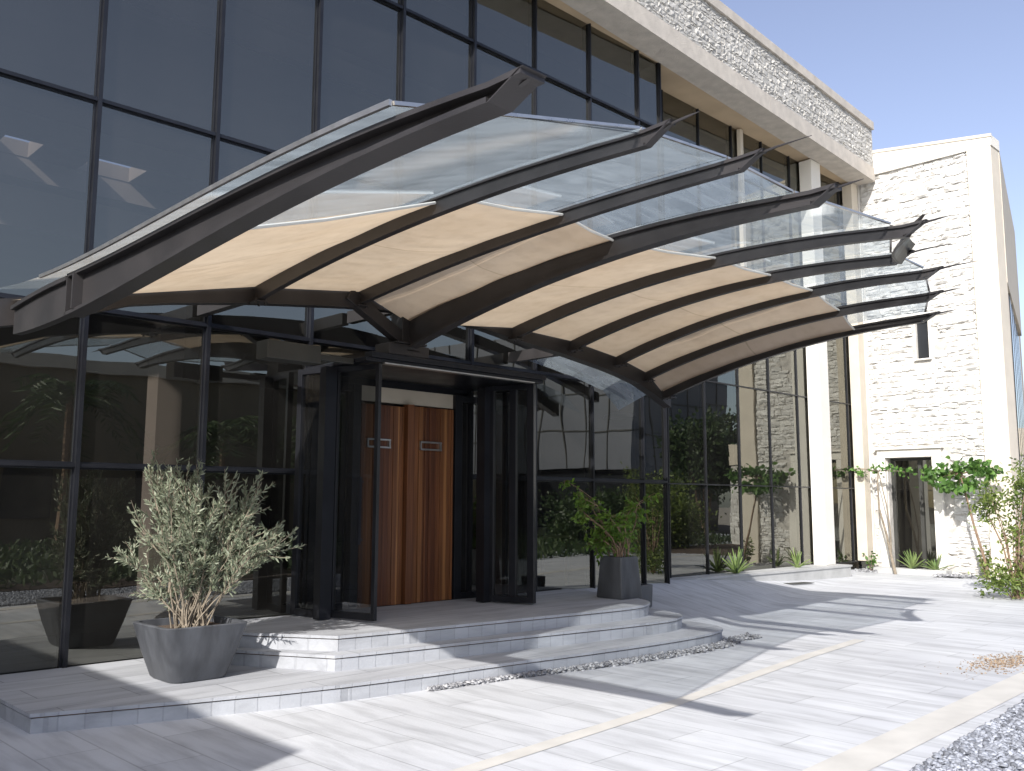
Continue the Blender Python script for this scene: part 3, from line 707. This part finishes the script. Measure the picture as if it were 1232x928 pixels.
# body and receding side wall
m = MB()
p0 = Vector((TX+.46, -2.585, 0)); p1 = p0+ts*11
m.prism([(p0.x, p0.y), (p1.x, p1.y), (p1.x, 9), (XW+.9, 9), (XW+.9, .75), (XW+.9, .4), (p0.x+.1, -2.0)], 0, 9.4); m.build('side_wall', M['trim'], T)
m = MB(); q0, q1 = p0+ts*1.0, p0+ts*9.0; n_ = Vector((ts.y, -ts.x, 0))
for a in (1.2, 2.6, 4.0, 5.4, 6.8):
    a0 = p0+ts*a; a1 = p0+ts*(a+.9); m.prism([(a0.x, a0.y), (a1.x, a1.y), ((a1+n_*.02).x, (a1+n_*.02).y), ((a0+n_*.02).x, (a0+n_*.02).y)], 1.0, 7.2)
m.build('side_window', M['glass_dark'], T)
m = MB(); a0, a1 = p0+ts*.02, p0+ts*7.5; m.prism([(a0+n_*0)[:2], a1[:2], (a1+n_*.10)[:2], (a0+n_*.03)[:2]], 6.4, 9.45); m.build('side_hood', M['trim'], T)
# doorway with surround
m = MB()
for a, b in [((TX-.05, .22, 0), (TX+.5, .04, 2.66)), ((TX-.05, -1.0, 0), (TX+.5, -1.20, 2.66)), ((TX-.05, .22, 2.663), (TX+.5, -1.20, 2.84)), ((TX-.11, .27, 2.843), (TX+.4, -1.25, 2.88))]: m.box(a, b)
dfm = m.build('door_surround', M['white_trim'], T, bevel=.01)
dr = MB(); dr.box((TX+.22, .04, .08), (TX+.26, -.06, 2.66)); dr.box((TX+.22, -.93, .08), (TX+.26, -1.0, 2.66)); dr.box((TX+.22, -.06, 2.6), (TX+.26, -.93, 2.66)); dr.box((TX+.2, -.60, .08), (TX+.28, -.68, 2.6))
dd = dr.build('glass_door', M['header'], T)
m = MB(); m.add([(TX+.24, -.05, .1), (TX+.24, -.94, .1), (TX+.24, -.94, 2.62), (TX+.24, -.05, 2.62)], [(0, 1, 2, 3)]); m.build('pane', M['glass'], dd)
m = MB(); m.box((TX+.9, .1, .0), (TX+.95, -1.1, 2.9)); m.box((TX+.55, -1.0, 0), (TX+.9, -1.05, 2.9)); m.box((TX+.55, .05, 2.67), (TX+.9, -1.0, 2.75)); m.box((TX+.55, .05, .0), (TX+.9, .1, 2.9)); m.build('passage', M['trim'], T)
m = MB()
for a, b in [((TX-.0, -.75, 4.86), (TX+.3, -.775, 5.72)), ((TX-.0, -1.06, 4.86), (TX+.3, -1.08, 5.72)), ((TX-.03, -.73, 4.83), (TX+.3, -1.1, 4.86))]: m.box(a, b)
sw = m.build('slit_window', M['white_trim'], T)
m = MB(); m.box((TX+.12, -.775, 4.87), (TX+.15, -1.06, 5.71)); m.build('pane', M['glass_dark'], sw)
m = MB(); m.box((TX-.35, .45, .0), (TX-.02, -1.3, .22)); m.build('door_sill', M['plinth'], T, bevel=.01)

# low wall in the distance to the right of the tower
W_ = empty('boundary_wall', (30, -3, 0), 'low beige stone wall with a smooth coping beyond the tower corner', 'wall')
def wpt(s, d): return (27+s*.35, 2.0-s, d)
m = MB(); a, b = Vector((27.5, 2.5)), Vector((30.5, -9)); d = (b-a).normalized(); nrm = Vector((-abs(d.y), d.x)); nrm = Vector((d.y, -d.x)) if (Vector((d.y, -d.x)).x < 0) else Vector((-d.y, d.x))
m.prism([a, b, b-nrm*.4, a-nrm*.4], 0, 3.0); m.build('wall', M['gap'], W_)
m = MB(); stones(m, (a.x, a.y, 0), (d.x, d.y, 0), (0, 0, 1), (nrm.x, nrm.y, 0), (b-a).length, 2.75, (.14, .3), .25, .7, .05, 9); m.build('stone_cladding', M['stone'], W_)
m = MB(); m.prism([a+nrm*.07, b+nrm*.07, b-nrm*.5, a-nrm*.5], 3.003, 3.3); m.prism([a+nrm*.03, b+nrm*.03, b-nrm*.45, a-nrm*.45], 3.303, 3.75); m.build('coping', M['trim'], W_)

# wing wall standing outside the frame on the left: its shade falls on the near terrace
G_ = MB(); G_.box((-3.4, -6.3, 0), (-3.0, -.1, 4.55)); o = G_.build('wing_wall', M['trim'])
tag(o, 'plain limestone wing wall projecting from the near end of the glass front', 'wall')

# ------------------------------------------------------------------ opposite side of the drive (seen in the glass)
O_ = empty('garden_building', (25, -30, 0), 'low tan rendered building with dark windows across the drive, seen in the glass', 'building')
m = MB(); m.box((5, -38, 0), (30, -28, 6.6)); m.build('wall', M['opp'], O_)
m = MB(); m.box((4.7, -38.3, 6.603), (30.3, -27.7, 7.1)); m.build('roof', M['trim'], O_)
for x in (10.5, 15, 19.5, 24, 27.5):
    m = MB(); m.box((x, -28.0, 1.0), (x+1.8, -27.92, 3.0)); m.build('window', M['glass_dark'], O_)
M['panel'] = paving('grey_panels', (.30, .32, .35), (1.1, 2.4), False, .1, .35, .15)
O2 = empty('panelled_hall', (41, -26, 0), 'tall grey panelled hall with a dark ground floor across the garden, seen in the glass', 'building')
m = MB(); m.box((36, -36, 3.2), (46, -19, 11)); m.build('wall', simple('panel_cladding', (.14, .15, .175), .6, 0, .08, .3, 0), O2)
m = MB(); m.box((36.4, -35.6, 0), (45.6, -19.4, 3.2)); m.build('ground_floor', M['glass_dark'], O2)
m = MB()
for y in np.arange(-35.5, -19, 1.5): m.box((35.95, y, 3.2), (35.997, y+.06, 11))
for z in (5.1, 7.0, 8.9): m.box((35.95, -36, z), (35.997, -19, z+.06)); m.box((36, -19.0, z), (46, -18.95, z+.06))
for x in np.arange(37.5, 46, 1.5): m.box((x, -18.997, 3.2), (x+.06, -18.95, 11))
m.build('panel_joints', M['header'], O2)
def palm(x, y, h, label, seed):
    r_ = random.Random(seed); e = empty('palm_tree', (x, y, 0), label, 'palm tree', 'palms across the drive')
    m = MB(); m.tube([(x, y, -.02), (x+.1, y, h*.5), (x+.05, y+.1, h)], [.22, .16, .14], 8); m.build('trunk', M['bark_dark'], e)
    P_, D_ = [], []
    for k in range(26):
        a = k*2.4; el = r_.uniform(-.2, 1.2); L_ = r_.uniform(1.8, 2.6)
        for i in range(60):
            t = (i+1)/60; rr_ = L_*t*math.cos(el*.6); z = h+L_*t*math.sin(el)-1.3*t*t*1.4
            P_.append((x+math.cos(a)*rr_, y+math.sin(a)*rr_, z)); s_ = 1 if i % 2 else -1
            D_.append((math.cos(a)*.5-math.sin(a)*s_, math.sin(a)*.5+math.cos(a)*s_, -.5))
    leaves('crown', P_, D_, .5, .05, M['darkleaf'], e, jitter=.15)
palm(11.2, -23.5, 5.2, 'tall dark palm nearest the glass reflection edge across the drive', 1)
palm(17.5, -25, 4.2, 'short dark palm in front of the tan building', 2)
palm(24, -24.5, 5.6, 'tallest dark palm in front of the tan building', 3)
def tree_blob(name, x, y, z0, rx, rz, n, label, cat, L_, W2, mat, group=None, seed=0, trunk=True):
    e = empty(name, (x, y, 0), label, cat, group); r2 = np.random.default_rng(seed)
    cl = r2.normal(0, 1, (26, 3)); cl /= np.linalg.norm(cl, axis=1)[:, None]; cl *= r2.uniform(.35, .95, (26, 1)); cl *= np.array([rx, rx, rz]); cl += np.array([x, y, z0+rz])
    idx = r2.integers(0, 26, n); off = r2.normal(0, 1, (n, 3))*np.array([rx, rx, rz])*.2
    P_ = cl[idx]+off; P_[:, 2] = np.maximum(P_[:, 2], .05)
    leaves('crown', P_, off+np.array([0, 0, .3]), L_, W2, mat, e, jitter=.8, shape='oval')
    m = MB()
    for c in cl[:14]: m.tube([(x, y, -.02), (lerp(x, c[0], .3), lerp(y, c[1], .3), c[2]*.55), tuple(c)], [.02+rx*.02, .012+rx*.008, .004], 5)
    m.build('stems', M['bark_dark'], e); return e
tree_blob('shade_tree', 20.5, -22, 2.0, 2.2, 2.0, 9000, 'broad dark shade tree across the drive, seen in the glass', 'tree', .16, .09, M['darkleaf'], seed=4)
tree_blob('hedge_shrub', 26, -9.0, 0, 1.8, 1.2, 9000, 'wide green hedge shrub at the far drive edge, seen in the dark glass', 'shrub', .12, .06, M['bushleaf'], seed=5)

tree_blob('shade_tree', 33, -12, 1.6, 2.6, 1.9, 9000, 'wide dark garden tree in front of the grey panelled hall, seen in the glass', 'tree', .2, .11, M['darkleaf'], seed=14)
tree_blob('hedge_shrub', 26.5, -13.5, 0, 2.2, 1.1, 8000, 'low dark hedge shrub in the planting bed across the gravel', 'shrub', .14, .07, M['darkleaf'], seed=15)
# ------------------------------------------------------------------ planters and plants
def rsq(cx, cy, s, z, r=.06, n=4):
    out = []
    for qx, qy, a0 in ((1, 1, 0), (-1, 1, 90), (-1, -1, 180), (1, -1, 270)):
        for i in range(n+1):
            a = R(a0+90*i/n); out.append((cx+qx*(s/2-r)+r*math.cos(a), cy+qy*(s/2-r)+r*math.sin(a), z))
    return out
def planter(name, cx, cy, z0, sb, st, h, mat, label, r=.07, cat='planter', ribbed=False):
    e = empty(name, (cx, cy, z0), label, cat); m = MB(); secs = []
    for t in (0, .04, .5, .97, 1):
        s = lerp(sb, st, t**.85); secs.append(rsq(cx, cy, s-(.02 if t == 0 else 0), z0+h*t, r))
    secs.append(rsq(cx, cy, st-.02, z0+h+.008, r)); secs.append(rsq(cx, cy, st-.09, z0+h+.006, r*.7)); secs.append(rsq(cx, cy, st-.10, z0+h-.07, r*.7))
    m.sweep(secs, cap=False); n = len(secs[0]); m.add(secs[0], [tuple(range(n-1, -1, -1))]); o = m.build('pot', mat, e, smooth=False); fix_normals(o)
    for p in o.data.polygons: p.use_smooth = True
    md = o.modifiers.new('es', 'EDGE_SPLIT'); md.split_angle = R(32)
    m = MB(); q = rsq(cx, cy, st-.095, z0+h-.05, r*.7); m.add(q, [tuple(range(len(q)))]); m.build('soil', M['soil'], e)
    return e
planter('tapered_planter', 3.72, -1.22, .142, .50, .76, .46, M['pot'], 'wide tapered grey planter on the lower step holding the silvery olive bush', .10)
planter('tall_planter', 9.50, -1.30, .421, .44, .36, .52, M['pot_dark'], 'tall dark grey planter on the platform, holding the bright green shrub', .03)
planter('small_planter', 10.3, -1.0, H(10.3, -1.0)-.01, .26, .28, .30, M['pot'], 'small low grey box planter standing just behind the tall dark planter', .02)

def branchy(seed, base, n_st, spread, hmin, hmax, lean=(0, 0), targets=None, twist=.12):
    r_ = random.Random(seed); paths = []
    for i in range(n_st):
        if targets: tx, ty, tz = targets[i % len(targets)]; tx += r_.gauss(0, .10); ty += r_.gauss(0, .12); tz += r_.gauss(0, .08)
        else:
            a = r_.uniform(0, 2*math.pi); h = r_.uniform(hmin, hmax); q = r_.uniform(.1, 1)*spread
            tx, ty, tz = math.cos(a)*q+lean[0], math.sin(a)*q+lean[1], h
        b = Vector(base)+Vector((r_.uniform(-.12, .12), r_.uniform(-.12, .12), 0)); t = Vector(base)+Vector((tx, ty, tz))
        pts = []; ph = r_.uniform(0, 6)
        for j in range(9):
            u = j/8; p = b.lerp(t, u); s_ = math.sin(u*math.pi)
            p += Vector((math.sin(ph+u*5)*twist*s_*.4, math.cos(ph+u*4)*twist*s_*.4, twist*s_*.5)); pts.append(p)
        paths.append(pts)
    return paths
# olive bush in the near planter
e = empty('olive_bush', (3.72, -1.22, .56), 'silvery green olive bush with fine narrow leaves leaning right in the near planter', 'shrub')
rtv = np.array([math.sin(yaw), -math.cos(yaw), 0]); fwv = np.array([math.cos(yaw), math.sin(yaw), 0])
tg = []
for (a, h, c) in [(-.42, .95, 0), (-.28, 1.25, .1), (-.1, 1.0, -.1), (-.22, 1.12, .1), (.02, 1.18, 0), (.12, 1.22, .1), (.25, 1.05, -.1), (.38, 1.12, .1), (.55, 1.05, 0), (.62, .9, .1), (.78, .74, 0), (.70, .66, -.1), (-.45, .55, .1), (.3, .78, .2), (.1, .8, -.2), (-.15, .75, .2), (.45, .82, -.15), (-.3, .8, -.1), (.0, .95, .15), (.18, .98, -.12), (-.05, .68, 0), (.3, .62, .1), (-.33, .35, .1), (-.12, .42, -.15), (.12, .5, -.15), (-.3, 1.3, .05), (-.16, 1.28, 0)]:
    v = rtv*a+fwv*c; tg.append((v[0], v[1], h))
paths = branchy(3, (3.72, -1.22, .54), 54, 0, 0, 0, targets=tg)
m = MB(); LP, LD = [], []
r_ = random.Random(5)
for pts in paths:
    m.tube(pts, [.0075-.0006*j for j in range(9)], 5)
    for _ in range(17):
        j = r_.randint(3, 8); p = pts[j]; d = (pts[j]-pts[j-1]).normalized(); dv = (d+Vector((r_.gauss(0, .5), r_.gauss(0, .5), r_.gauss(.25, .35)))).normalized(); l = r_.uniform(.1, .28)
        m.tube([p, p+dv*l*.5, p+dv*l+Vector((0, 0, .01))], [.004, .003, .0015], 4)
        for i in range(19):
            u = r_.uniform(.05, 1); LP.append(tuple(p+dv*l*u)); LD.append(tuple(dv+Vector((r_.gauss(0, .5), r_.gauss(0, .5), r_.gauss(.1, .5)))))
m.build('stems', M['bark'], e); leaves('foliage', LP, LD, .055, .012, M['olive'], e, jitter=.2)
# bright shrub in the tall planter, with drooping sprays
e = empty('green_shrub', (9.50, -1.3, .93), 'bright green drooping shrub with a bare twisted stem in the tall dark planter', 'shrub')
tg = []
for (a, h, c) in [(-.5, .95, 0), (-.46, .72, .05), (-.42, .62, 0), (-.36, .45, .1), (-.28, .38, 0), (-.2, .45, -.1), (-.2, .22, .1), (-.08, .35, .05), (-.3, .2, 0), (.0, .2, -.05), (.02, .55, 0), (.22, .72, .05), (.3, .66, 0), (.12, .36, .1)]:
    v = rtv*a+fwv*c; tg.append((v[0], v[1], h))
paths = branchy(8, (9.50, -1.3, .9), 28, 0, 0, 0, targets=tg, twist=.35); m = MB(); LP, LD = [], []
for pts in paths:
    m.tube(pts, [.010-.0009*j for j in range(9)], 5)
    for _ in range(12):
        j = r_.randint(4, 8); p = pts[j]; dv = Vector((r_.gauss(0, .6), r_.gauss(0, .6), r_.gauss(-.35, .4))).normalized(); l = r_.uniform(.08, .2)
        m.tube([p, p+dv*l], [.003, .001], 4)
        for i in range(9):
            u = r_.uniform(.1, 1); LP.append(tuple(p+dv*l*u)); LD.append(tuple(dv+Vector((0, 0, -.3))))
m.build('stems', M['bark_dark'], e); leaves('foliage', LP, LD, .060, .026, M['fresh'], e, jitter=.5, shape='oval')
# spiky rosettes
def agave(x, y, z, s, label, seed, n=26):
    r2 = random.Random(seed); e = empty('agave', (x, y, z), label, 'agave', 'spiky agaves along the wall foot'); m = MB()
    for i in range(n):
        a = i*2.399+r2.uniform(-.2, .2); el = R(r2.uniform(25, 82)); L_ = s*r2.uniform(.7, 1.1); w0 = .05*s/.5
        d = Vector((math.cos(a)*math.cos(el), math.sin(a)*math.cos(el), math.sin(el))); sd = Vector((-math.sin(a), math.cos(a), 0)); upv = sd.cross(d)*-1
        secs = []
        for t, ww in ((0, .7), (.3, 1), (.65, .7), (1, .03)):
            c = Vector((x, y, z))+d*L_*t-Vector((0, 0, .25*L_*t*t*math.cos(el))); secs.append([c-sd*w0*ww*.5+upv*.01, c-upv*.012*ww, c+sd*w0*ww*.5+upv*.01])
        m.sweep(secs)
    m.build('leaves', M['agave'], e); return e
agave(15.05, .42, .34, .50, 'large spiky agave on the kerb in front of the dark glass', 1, 34)
agave(17.25, .40, .34, .40, 'small spiky agave on the kerb beside the white column', 2, 16)
agave(20.55, -.55, .20, .48, 'spiky agave at the centre of the tower doorway', 3, 26)
agave(20.62, -1.02, .20, .42, 'spiky agave half hidden by the right side of the tower doorway', 4, 18)

# small trees by the tower
def small_tree(name, pts, rads, clusters, label, mat, L_, W2, n, seed, bark='bark', orange=0):
    e = empty(name, tuple(pts[0]), label, 'tree', 'slim trees by the tower'); r2 = random.Random(seed); m = MB()
    for pp, rr_ in zip(pts[1], rads): m.tube(pp, rr_, 7)
    LP, LD = [], []
    for cx, cy, cz, rr_ in clusters:
        top = Vector(pts[1][-1][-1]); c = Vector((cx, cy, cz)); m.tube([top, top.lerp(c, .5)+Vector((0, 0, .03)), c], [.012, .008, .003], 5)
        for i in range(n):
            v = Vector((r2.gauss(0, 1), r2.gauss(0, 1), r2.gauss(0, .55)))*rr_*.55; LP.append(tuple(c+v)); LD.append(tuple(v+Vector((0, 0, -rr_*.3))))
    m.build('trunk', M[bark], e); leaves('crown', LP, LD, L_, W2, M[mat], e, jitter=.6, shape='oval', curl=.2)
    return e
small_tree('slim_tree', ((20.3, -.25, .12), [[(20.3, -.28, .1), (20.3, -.20, .5), (20.3, -.12, .95), (20.32, .02, 1.5), (20.3, .03, 2.05), (20.3, 0, 2.35)], [(20.31, -.20, .55), (20.28, -.22, 1.0), (20.3, -.15, 1.6), (20.3, -.05, 2.1), (20.3, 0, 2.35)]]),
   [[.035, .03, .026, .022, .018, .012], [.02, .018, .015, .012, .01]],
   [(20.2, .62, 2.42, .18), (20.2, .85, 2.4, .10), (20.25, .35, 2.3, .14), (20.3, .1, 2.38, .12), (20.3, -.15, 2.42, .13), (20.3, -.4, 2.35, .15), (20.25, -.62, 2.32, .14)],
   'thin twisted white stemmed tree with a flat sparse crown before the tower doorway', 'leaf', .085, .055, 22, 2)
small_tree('slim_tree', ((20.3, -1.7, .12), [[(20.25, -2.22, .05), (20.25, -2.15, .5), (20.25, -1.98, 1.2), (20.25, -1.86, 1.8), (20.2, -1.78, 2.25)]]),
   [[.035, .03, .024, .02, .012]],
   [(20.2, -1.25, 2.15, .22), (20.2, -1.5, 2.32, .24), (20.2, -1.8, 2.42, .26), (20.2, -2.0, 2.4, .24), (20.1, -2.25, 2.3, .2), (20.2, -1.75, 2.15, .24), (20.1, -2.05, 2.0, .2), (20.2, -1.45, 2.05, .18), (20.2, -2.4, 2.3, .14), (20.2, -1.75, 1.95, .16), (20.2, -1.15, 2.3, .14)],
   'slim tree with a dense glossy umbrella crown beside the right tower corner', 'leaf', .13, .085, 44, 3, bark='bark_dark')
# bush at the right edge of the picture
tg = []
BX, BY = 17.0, -3.72
e = empty('flowering_bush', (BX, BY, 0), 'loose yellow green bush growing at the right edge before the tower', 'shrub')
r2 = np.random.default_rng(9); rb = np.array([.25, -1, 0.]); rb /= np.linalg.norm(rb)
cl = []
for (a, h) in [(-.2, 1.75), (.15, 1.95), (.4, 2.1), (.1, 1.55), (-.35, 1.45), (.5, 1.6), (.0, 1.2), (.35, 1.25), (.6, 1.3), (.2, .9), (-.15, .45), (-.3, .30), (.1, .35), (.35, .55), (.3, .2), (.7, .9)]:
    for _ in range(2):
        v = rb*a+np.array([r2.normal(0, .2), 0, 0]); cl.append((BX+v[0], BY+v[1], max(h+r2.normal(0, .06), .12)))
m = MB(); LP, LD = [], []
for c in cl:
    m.tube([(BX, BY, .0), (lerp(BX, c[0], .4), lerp(BY, c[1], .4), c[2]*.6), c], [.018, .01, .003], 5)
    for i in range(130):
        v = r2.normal(0, .12, 3); LP.append((c[0]+v[0], c[1]+v[1], max(c[2]+v[2], .02))); LD.append((v[0], v[1], v[2]+.05))
m.build('stems', M['bark_dark'], e); leaves('foliage', LP, LD, .085, .030, M['bushleaf'], e, jitter=.6)
# low shoots at the wall foot
def shoots(x, y, z, label, seed, n=5, h=.5, mat='leaf'):
    e = empty('wall_foot_plant', (x, y, z), label, 'plant', 'small plants at the wall foot'); r2 = random.Random(seed); m = MB(); LP, LD = [], []
    for i in range(n):
        t = Vector((x+r2.uniform(-.12, .12), y+r2.uniform(-.15, .15), z+h*r2.uniform(.5, 1))); m.tube([(x, y, z-.02), t], [.008, .003], 4)
        for k in range(12):
            u = r2.uniform(.3, 1); p = Vector((x, y, z)).lerp(t, u); LP.append(tuple(p)); LD.append((r2.gauss(0, 1), r2.gauss(0, 1), r2.gauss(0, .5)))
    m.build('stems', M['bark_dark'], e); leaves('foliage', LP, LD, .09, .045, M[mat], e, shape='oval')
shoots(20.4, .30, .12, 'tiny leafy shoot left of the tower doorway at its foot', 1, 5, .45, 'leaf')
shoots(20.3, -2.15, .10, 'bare scrubby shoots at the foot of the slim umbrella tree', 2, 9, .75, 'bushleaf')

# ------------------------------------------------------------------ pebbles
def pebbles(name, pts, rad, mat, label, cat='gravel'):
    ico = [(0, 0, 1), (.9, 0, .3), (.28, .85, .3), (-.73, .53, .3), (-.73, -.53, .3), (.28, -.85, .3), (0, 0, -1), (.73, .53, -.3), (-.28, .85, -.3), (-.9, 0, -.3), (-.28, -.85, -.3), (.73, -.53, -.3)]
    fc = [(0, 1, 2), (0, 2, 3), (0, 3, 4), (0, 4, 5), (0, 5, 1), (1, 7, 2), (2, 8, 3), (3, 9, 4), (4, 10, 5), (5, 11, 1), (7, 8, 2), (8, 9, 3), (9, 10, 4), (10, 11, 5), (11, 7, 1)]
    ico = np.array(ico); n = len(pts); pts = np.asarray(pts); s = rng.uniform(.5, 1.3, (n, 1, 1))*rad*rng.uniform(.6, 1.3, (n, 1, 3))*np.array([1, 1, .62])
    ang = rng.uniform(0, 6.28, n); ca, sa = np.cos(ang), np.sin(ang)
    V = ico[None]*s+rng.normal(0, rad*.1, (n, 12, 3)); X = V[..., 0]*ca[:, None]-V[..., 1]*sa[:, None]; Y = V[..., 0]*sa[:, None]+V[..., 1]*ca[:, None]
    V = np.stack([X, Y, V[..., 2]], -1)+pts[:, None, :]; F = (np.array(fc)[None]+np.arange(n)[:, None, None]*12).reshape(-1, 3)
    me = bpy.data.meshes.new(name); me.vertices.add(n*12); me.vertices.foreach_set('co', V.ravel())
    me.loops.add(F.size); me.loops.foreach_set('vertex_index', F.ravel().astype(np.int32)); me.polygons.add(len(F)); me.polygons.foreach_set('loop_start', np.arange(len(F), dtype=np.int32)*3)
    me.update(calc_edges=True); me.materials.append(mat); o = bpy.data.objects.new(name, me); COL.objects.link(o)
    return tag(o, label, cat, kind='stuff')
n = 38000; xs_ = rng.uniform(3.8, 12.5, n); ys_ = -6.50+(xs_-5.93)*.06-np.abs(rng.power(1.3, n)-1)*2.2
pebbles('gravel_bed', np.stack([xs_, ys_, rng.uniform(.0, .022, n)], 1), .022, M['pebble'], 'bed of grey pebbles along the near edge of the drive')
P_ = []
for _ in range(2600):
    x = random.uniform(5.3, 10.3); yfr = np.interp(x, [p[0] for p in s1[3:10]], [p[1] for p in s1[3:10]])
    wd = .06+.16*sm((x-5.3)/3.8); P_.append((x, yfr-.02-random.random()**1.4*wd, random.uniform(0, .03)))
pebbles('gravel_strip', P_, .020, M['rubble'], 'narrow strip of mixed dark rubble along the foot of the lower step')
P_ = [(random.gauss(20.35, .12), random.choice([random.gauss(.45, .15), random.gauss(-1.35, .1), random.gauss(-1.6, .2)]), .12+random.uniform(0, .03)) for _ in range(260)]
pebbles('wall_foot_stones', P_, .04, M['rubble'], 'loose dark stones lying at the foot of the tower wall')
P_ = [(10.6+random.gauss(0, .38), -5.55+random.gauss(0, .14), .004) for _ in range(900)]
tag(pebbles('leaf_litter', P_, .0095, M['litter'], 'brown patch of dry litter lying on the pale drive', 'litter'), kind='stuff')
# drain grate
e = empty('drain_grate', (16.3, -.1, H(16.3, -.1)), 'small dark drain grate in the paving before the kerb', 'drain'); m = MB()
for i in range(12):
    x = 15.95+i*.07; m.box((x, -.22, H(x, -.1)+.008), (x+.04, .0, H(x, -.1)+.016))
m.build('grate', M['header'], e)

g = MB(); g.add([(3.6, -60, -.012), (60, -60, -.012), (60, -8.9, -.012), (3.6, -8.9, -.012)], [(0, 1, 2, 3)])
g2 = MB(); g2.box((3.4, -60, -.02), (60, -8.9, .03)); g2.box((23.6, -8.895, -.02), (60, -3.4, .11)); tag(g2.build('planting_bed', M['soil']), kind='structure')
n = 26000; gx = rng.uniform(3.6, 34, n); gy = -9.0-np.abs(rng.power(1.5, n)-1)*16
tag(leaves('ground_cover', np.stack([gx, gy, rng.uniform(.03, .25, n)], 1), np.tile([0, 0, .6], (n, 1)), .22, .07, M['darkleaf'], None, jitter=.8), 'low dark ground cover on the bed across the gravel', 'ground cover', kind='stuff')
# ------------------------------------------------------------------ things behind the glass
def itable(x, y):
    e = empty('side_table', (x, y, .40), 'small pale side table standing behind the glass right of the doors', 'table')
    m = MB(); m.box((x-.3, y-.3, 1.10), (x+.3, y+.3, 1.14)); m.build('table_top', M['wood_table'], e, bevel=.004)
    for a in (-.26, .26):
        for b in (-.26, .26):
            m = MB(); m.box((x+a-.015, y+b-.015, .40), (x+a+.015, y+b+.015, 1.10)); m.build('leg', M['wood_table'], e)
itable(10.35, .9)
e = empty('potted_plant', (10.35, .9, 1.14), 'little potted plant standing on the side table behind the glass', 'plant')
m = MB(); m.tube([(10.35, .9, 1.142), (10.35, .9, 1.26)], [.05, .07], 12); m.build('pot', M['white_trim'], e)
LP = [(10.35+random.gauss(0, .03), .9+random.gauss(0, .03), 1.26+random.random()*.05) for _ in range(24)]; leaves('foliage', LP, [(random.gauss(0, 1), random.gauss(0, 1), 1.2) for _ in LP], .22, .07, M['fresh'], e, curl=.3)
e = empty('pendant_lamp', (12.9, 1.4, 3.2), 'round dark pendant lamp hanging behind the glass near the canopy end', 'lamp')
m = MB(); m.tube([(12.9, 1.4, 3.15), (12.9, 1.4, 3.2), (12.9, 1.4, 3.26)], [.30, .28, .05], 20); m.build('shade', M['lamp'], e); m = MB(); m.tube([(12.9, 1.4, 3.26), (12.9, 1.4, 5.0)], [.008, .008], 5); m.build('cord', M['frame'], e)
